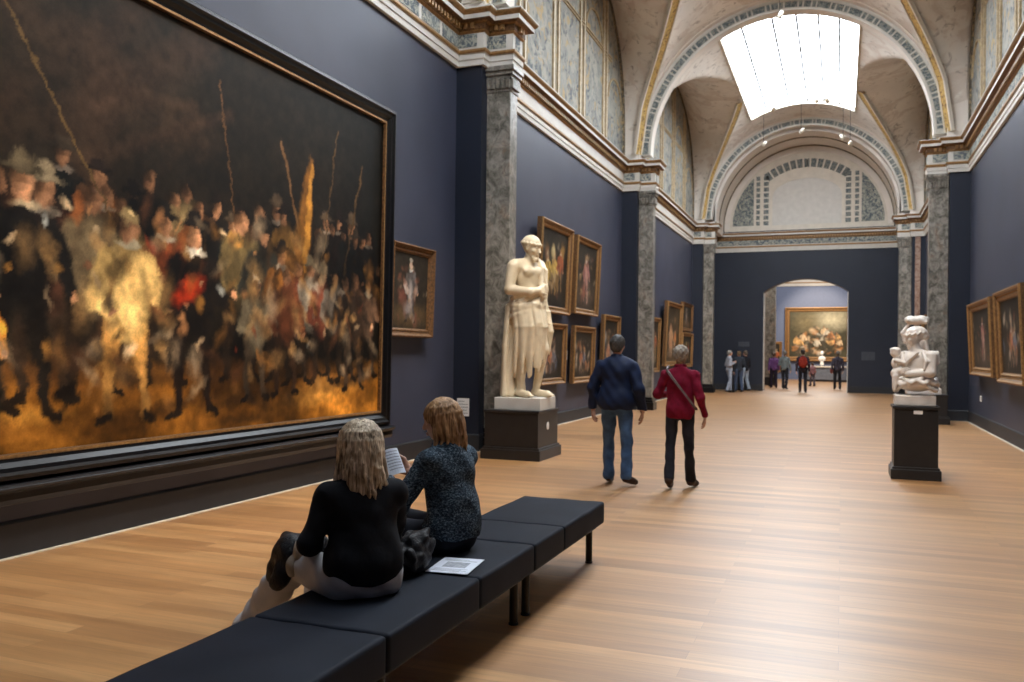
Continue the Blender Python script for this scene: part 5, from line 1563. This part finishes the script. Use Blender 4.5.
        hpz += [ell(H(0, -.025, .045), (.098, .118, .088), HR, .01), ell(H(0, -.10, -.01), (.06, .05, .06), HR, .02)]
        for q in range(12):
            a = 2 * PI * q / 12; hpz.append(cap(H(.088 * math.cos(a), -.02 + .105 * math.sin(a), .025), H(.088 * math.cos(a + .4), -.02 + .105 * math.sin(a + .4), .045), .015, .015, .005))
        parts = [grow(pr, .0075), grow(hpz, .006), grow(hand_prims(P(-.06, .17, .34), rotm(yaw) @ V3(1, .1, 0), rotm(yaw) @ V3(0, -1, 0), 1, .4, 1.0), .0045), grow(hand_prims(P(.05, .19, .38), rotm(yaw) @ V3(-1, .1, 0), rotm(yaw) @ V3(0, -1, 0), -1, .4, 1.0), .0045)]
        return join(parts)

V, F = statue_mesh('standing'); k = 2.34 / 1.77
t = thing('marble_statue', 'cream marble statue of a standing draped man on a white block', 'statue', (-4.24, 11.62, .69))
mb = MB(); mb.box(-.36, .33, -.34, .34, 0, .17); mb.build('plinth_block', M['stonewhite'], t, bevel=.006)
o = skin_obj('figure', (V * k * V3(.93, 1, 1), F), M['statue'], t); o.location = (0, .0, .17); o.rotation_euler = (0, 0, math.radians(-116))
V, F = statue_mesh('half')
t = thing('marble_bust', 'white marble half figure of a woman with a child, on the slim black pedestal', 'bust', (.855, 11.72, .895))
mb = MB(); mb.box(-.235, .22, -.20, .20, 0, .13); mb.build('plinth_block', M['statue_far'], t, bevel=.012)
skin_obj('figure', (V * V3(1.06, 1.06, .92) + V3(0, 0, .08), F), M['statue_far'], t)
# distant statue carrying a bundle, in front of the right column
t = thing('marble_statue', 'distant pale statue with a bundle on its head, half hidden behind the bust', 'statue', (1.72, 21.5, .66))
mb = MB(); mb.box(-.34, .36, -.33, .33, 0, .14); mb.build('plinth_block', M['statue_far'], t, bevel=.01)
c = (-.15, 0, .14)
pr = [ell((-.15, 0, .72), (.17, .13, .25), None, .05), ell((-.15, 0, 1.10), (.18, .12, .20), None, .05), cap((-.33, 0, 1.20), (.03, 0, 1.20), .06, None, .04), cap((-.15, 0, 1.2), (-.15, 0, 1.36), .05, .05, .03)]
pr += chain([(-.35, 0, 1.18), (-.42, 0, 1.38), (-.28, 0, 1.60)], [.055, .045, .03], .02) + chain([(.05, 0, 1.18), (.10, .02, .95), (.0, .12, .85)], [.055, .045, .03], .02)
for j in range(20):
    a = 2 * PI * j / 20; pr += chain([(-.15 + .16 * math.cos(a), .12 * math.sin(a), .85), (-.15 + .20 * math.cos(a), .16 * math.sin(a), .45), (-.15 + .23 * math.cos(a + .1), .19 * math.sin(a + .1), .14)], [.03, .035, .035], .015)
hb_ = grow(pr, .014); hh_ = grow(head_prims(V3(-.15, .02, 1.44), rotm(math.radians(150), -.1), 1.05), .008)
bb_ = grow([ell((-.14, 0, 1.66), (.24, .18, .10), None, .03), ell((-.28, 0, 1.68), (.10, .10, .08), None, .03), ell((.0, .03, 1.70), (.12, .12, .07), None, .03), cap((-.3, -.12, 1.66), (.05, -.12, 1.63), .05, .05, .02)], .012, wrinkle(.008, (40, 35, 30)))
skin_obj('figure', join([hb_, hh_, bb_]), M['statue_far'], t)

# ------------------------------------------------------------------ visitors far down the hall
def far_person(label, x, y, face, H, top, legs, hair, seed, arms=(0, 0), longh=False, bulk=1.0, extra=None, group='visitors at the far end of the hall', step=.2):
    J = standing(x, y, face, H, step, bulk, .05, arms[0], arms[1]); J['hres'] = .008
    kk = H / 1.75
    J['topcuts'] = (((0, 0, .86 * kk), (0, 0, -1)),); J['hemr'] = (.16 * kk, .12 * kk, .10 * kk)
    hm = hair_mat('hair_%d' % seed, tuple(c * .5 for c in hair), hair, (60, 60, 30))
    look = dict(top=cloth('top_%d' % seed, top), trousers=cloth('trousers_%d' % seed, legs), shoes=cloth('black_boot', (.01, .009, .009)), hairfn=short_hair(hm, .012) , seed=seed, topo=.018, wr=.006)
    return person(label, J, look, group, fine=.020, face=True, extra=extra)
def tote(col, pos, r=(.14, .09, .17), name='shoulder_bag'):
    def f(t, J):
        skin_obj(name, grow([ell(pos, r, None, .02), ell((pos[0], pos[1], pos[2] - r[2] * .3), (r[0] * 1.02, r[1] * 1.05, r[2] * .7), None, .02)], .02), cloth(name + '_%d' % int(col[0] * 1000), col), t)
    return f
far_person('far visitor in a pale grey top and light jeans, leftmost by the end wall', -4.16, 34.9, -1.1, 1.68, (.34, .36, .42), (.26, .30, .38), (.30, .27, .24), 31, (1, 1))
far_person('far visitor with a brown bag between two others by the end wall', -3.84, 35.4, .5, 1.66, (.025, .03, .04), (.05, .07, .12), (.20, .13, .07), 32, (0, 1), extra=tote((.20, .12, .06), (-.20, .16, .95)))
far_person('far visitor in a black jacket and pale blue jeans nearest the arch', -3.72, 37.0 - .25, 1.0, 1.68, (.012, .013, .018), (.30, .36, .44), (.16, .12, .09), 33, (1, 0))
far_person('far visitor in a purple top and dark skirt inside the arch at its left', -2.86, 40.6, .2, 1.62, (.14, .06, .18), (.02, .015, .03), (.14, .08, .05), 34)
far_person('far visitor in a grey and green coat left of the red backpack', -2.33, 39.5, -.3, 1.70, (.16, .19, .19), (.02, .022, .03), (.22, .2, .18), 35, (1, 0))
far_person('far visitor in dark clothes with a red backpack, in the middle of the arch', -1.44, 36.2, .05, 1.74, (.03, .02, .028), (.012, .012, .018), (.04, .03, .025), 36, extra=tote((.22, .022, .012), (0, -.19, 1.24), (.17, .12, .23), 'backpack'))
far_person('far visitor in a dark grey coat at the right inside the arch', -.16, 40.4, .1, 1.70, (.06, .055, .075), (.015, .015, .02), (.18, .16, .14), 37, extra=tote((.2, .05, .04), (-.24, .02, .85), (.07, .1, .13), 'hand_bag'))
far_person('small far child in a pink and grey top beside the red backpack', -1.32, 44.5, .6, 1.15, (.30, .16, .18), (.10, .09, .12), (.10, .06, .04), 38)
far_person('far visitor in black standing at the foot of the inner column', -3.02, 42.5, .4, 1.66, (.012, .012, .015), (.012, .012, .015), (.05, .04, .03), 39)

# table with a glowing white bust in the far room
t = thing('display_table', 'long grey display table in the far room below the large painting', 'table', (-.55, 52.5, 0))
mb = MB(); mb.box(-1.6, 1.6, -.4, .4, .82, .90); mb.build('table_top', M['stonewhite'], t, bevel=.01)
mb = MB(); mb.box(-1.52, 1.52, -.34, .34, .12, .82); mb.build('body', simple('grey_panel', (.12, .14, .18), .6), t, bevel=.01)
mb = MB(); mb.box(-1.45, 1.45, -.30, .30, 0, .12); mb.build('kick_base', M['black_matt'], t)
t = thing('marble_bust', 'small brightly lit white bust on the far display table', 'bust', (-1.05, 52.5, 1.012))
V, F = join([grow([ell((0, 0, .30), (.20, .13, .16), None, .04), cap((0, 0, .35), (0, 0, .52), .06, .05, .03), cap((0, 0, .0), (0, 0, .2), .11, .07, .03)], .015), grow(head_prims(V3(0, -.02, .62), rotm(PI), 1.1) + [ell((0, .02, .66), (.09, .10, .09), None, .02)], .010)])
skin_obj('figure', (V, F), M['card'], t)

# ------------------------------------------------------------------ hanging lamps
for i, (x, y, z, zt, tgt, e) in enumerate((
    (-1.15, 26, 7.9, 10.4, (-4.9, 29.5, 2.2), 700), (-2.19, 26, 7.61, 10.3, (-5.2, 25.0, 2.0), 500), (-1.93, 26, 8.61, 10.3, (-5.2, 32.3, 2.2), 600), (-.43, 26, 8.73, 10.3, (2.6, 31.2, 2.2), 600),
    (-.73, 26, 8.78, 10.3, (1.6, 21.6, 2.0), 500), (-.02, 26, 7.64, 10.2, (2.3, 24.0, 3.0), 200), (.17, 26, 7.43, 10.1, (-1.0, 33.0, 0.0), 300))):
    spotlight(('lowest ', 'left-hand ', 'upper left ', 'upper right ', 'top middle ', 'right ', 'rightmost ')[i] + 'small hanging spotlight seen against the last arch', (x, y, z), zt, tgt, e * SPOT)
for i, (x, y, z, tgt, e, cn, what) in enumerate((
    (-1.0, 5.2, 9.2, (-5.4, 5.6, 1.9), 1300, 44, 'left part of the huge painting'), (-1.0, 8.4, 9.2, (-5.4, 8.0, 1.7), 1300, 44, 'right part of the huge painting'), (-1.6, 10.0, 9.2, (-5.4, 10.4, 2.3), 450, 24, 'small painting of the robed figure'),
    (-1.4, 9.0, 9.2, (-4.2, 11.6, 2.1), 1100, 26, 'standing statue'), (-.6, 8.6, 9.2, (.85, 11.7, 1.5), 900, 26, 'marble bust'),
    (-1.4, 15.4, 9.2, (-5.3, 16.4, 2.6), 800, 34, 'golden figures painting'), (-1.4, 18.6, 9.2, (-5.3, 19.0, 2.6), 800, 34, 'rosy figure painting'), (-1.4, 20.4, 9.2, (-5.3, 21.3, 1.8), 450, 30, 'painting behind the man in blue'),
    (-1.0, 15.2, 9.2, (2.6, 17.0, 1.8), 350, 34, 'nearer right portrait'), (-1.0, 18.4, 9.2, (2.6, 20.0, 1.8), 350, 34, 'farther right portrait'))):
    spotlight('small spotlight hung from the glass ceiling, aimed at the ' + what, (x, y, z), zmain(x - XC) + .06, tgt, e * SPOT, cone=cn)
spotlight('spotlight of the far room aimed at the bright bust', (-1.3, 49.5, 6.2), 8.0, (-1.05, 52.5, 1.4), 1500, cone=30)
spotlight('spotlight of the far room aimed at the large painting', (-1.5, 50.5, 7.0), 8.0, (-1.4, 56.4, 3.2), 2500, cone=50)
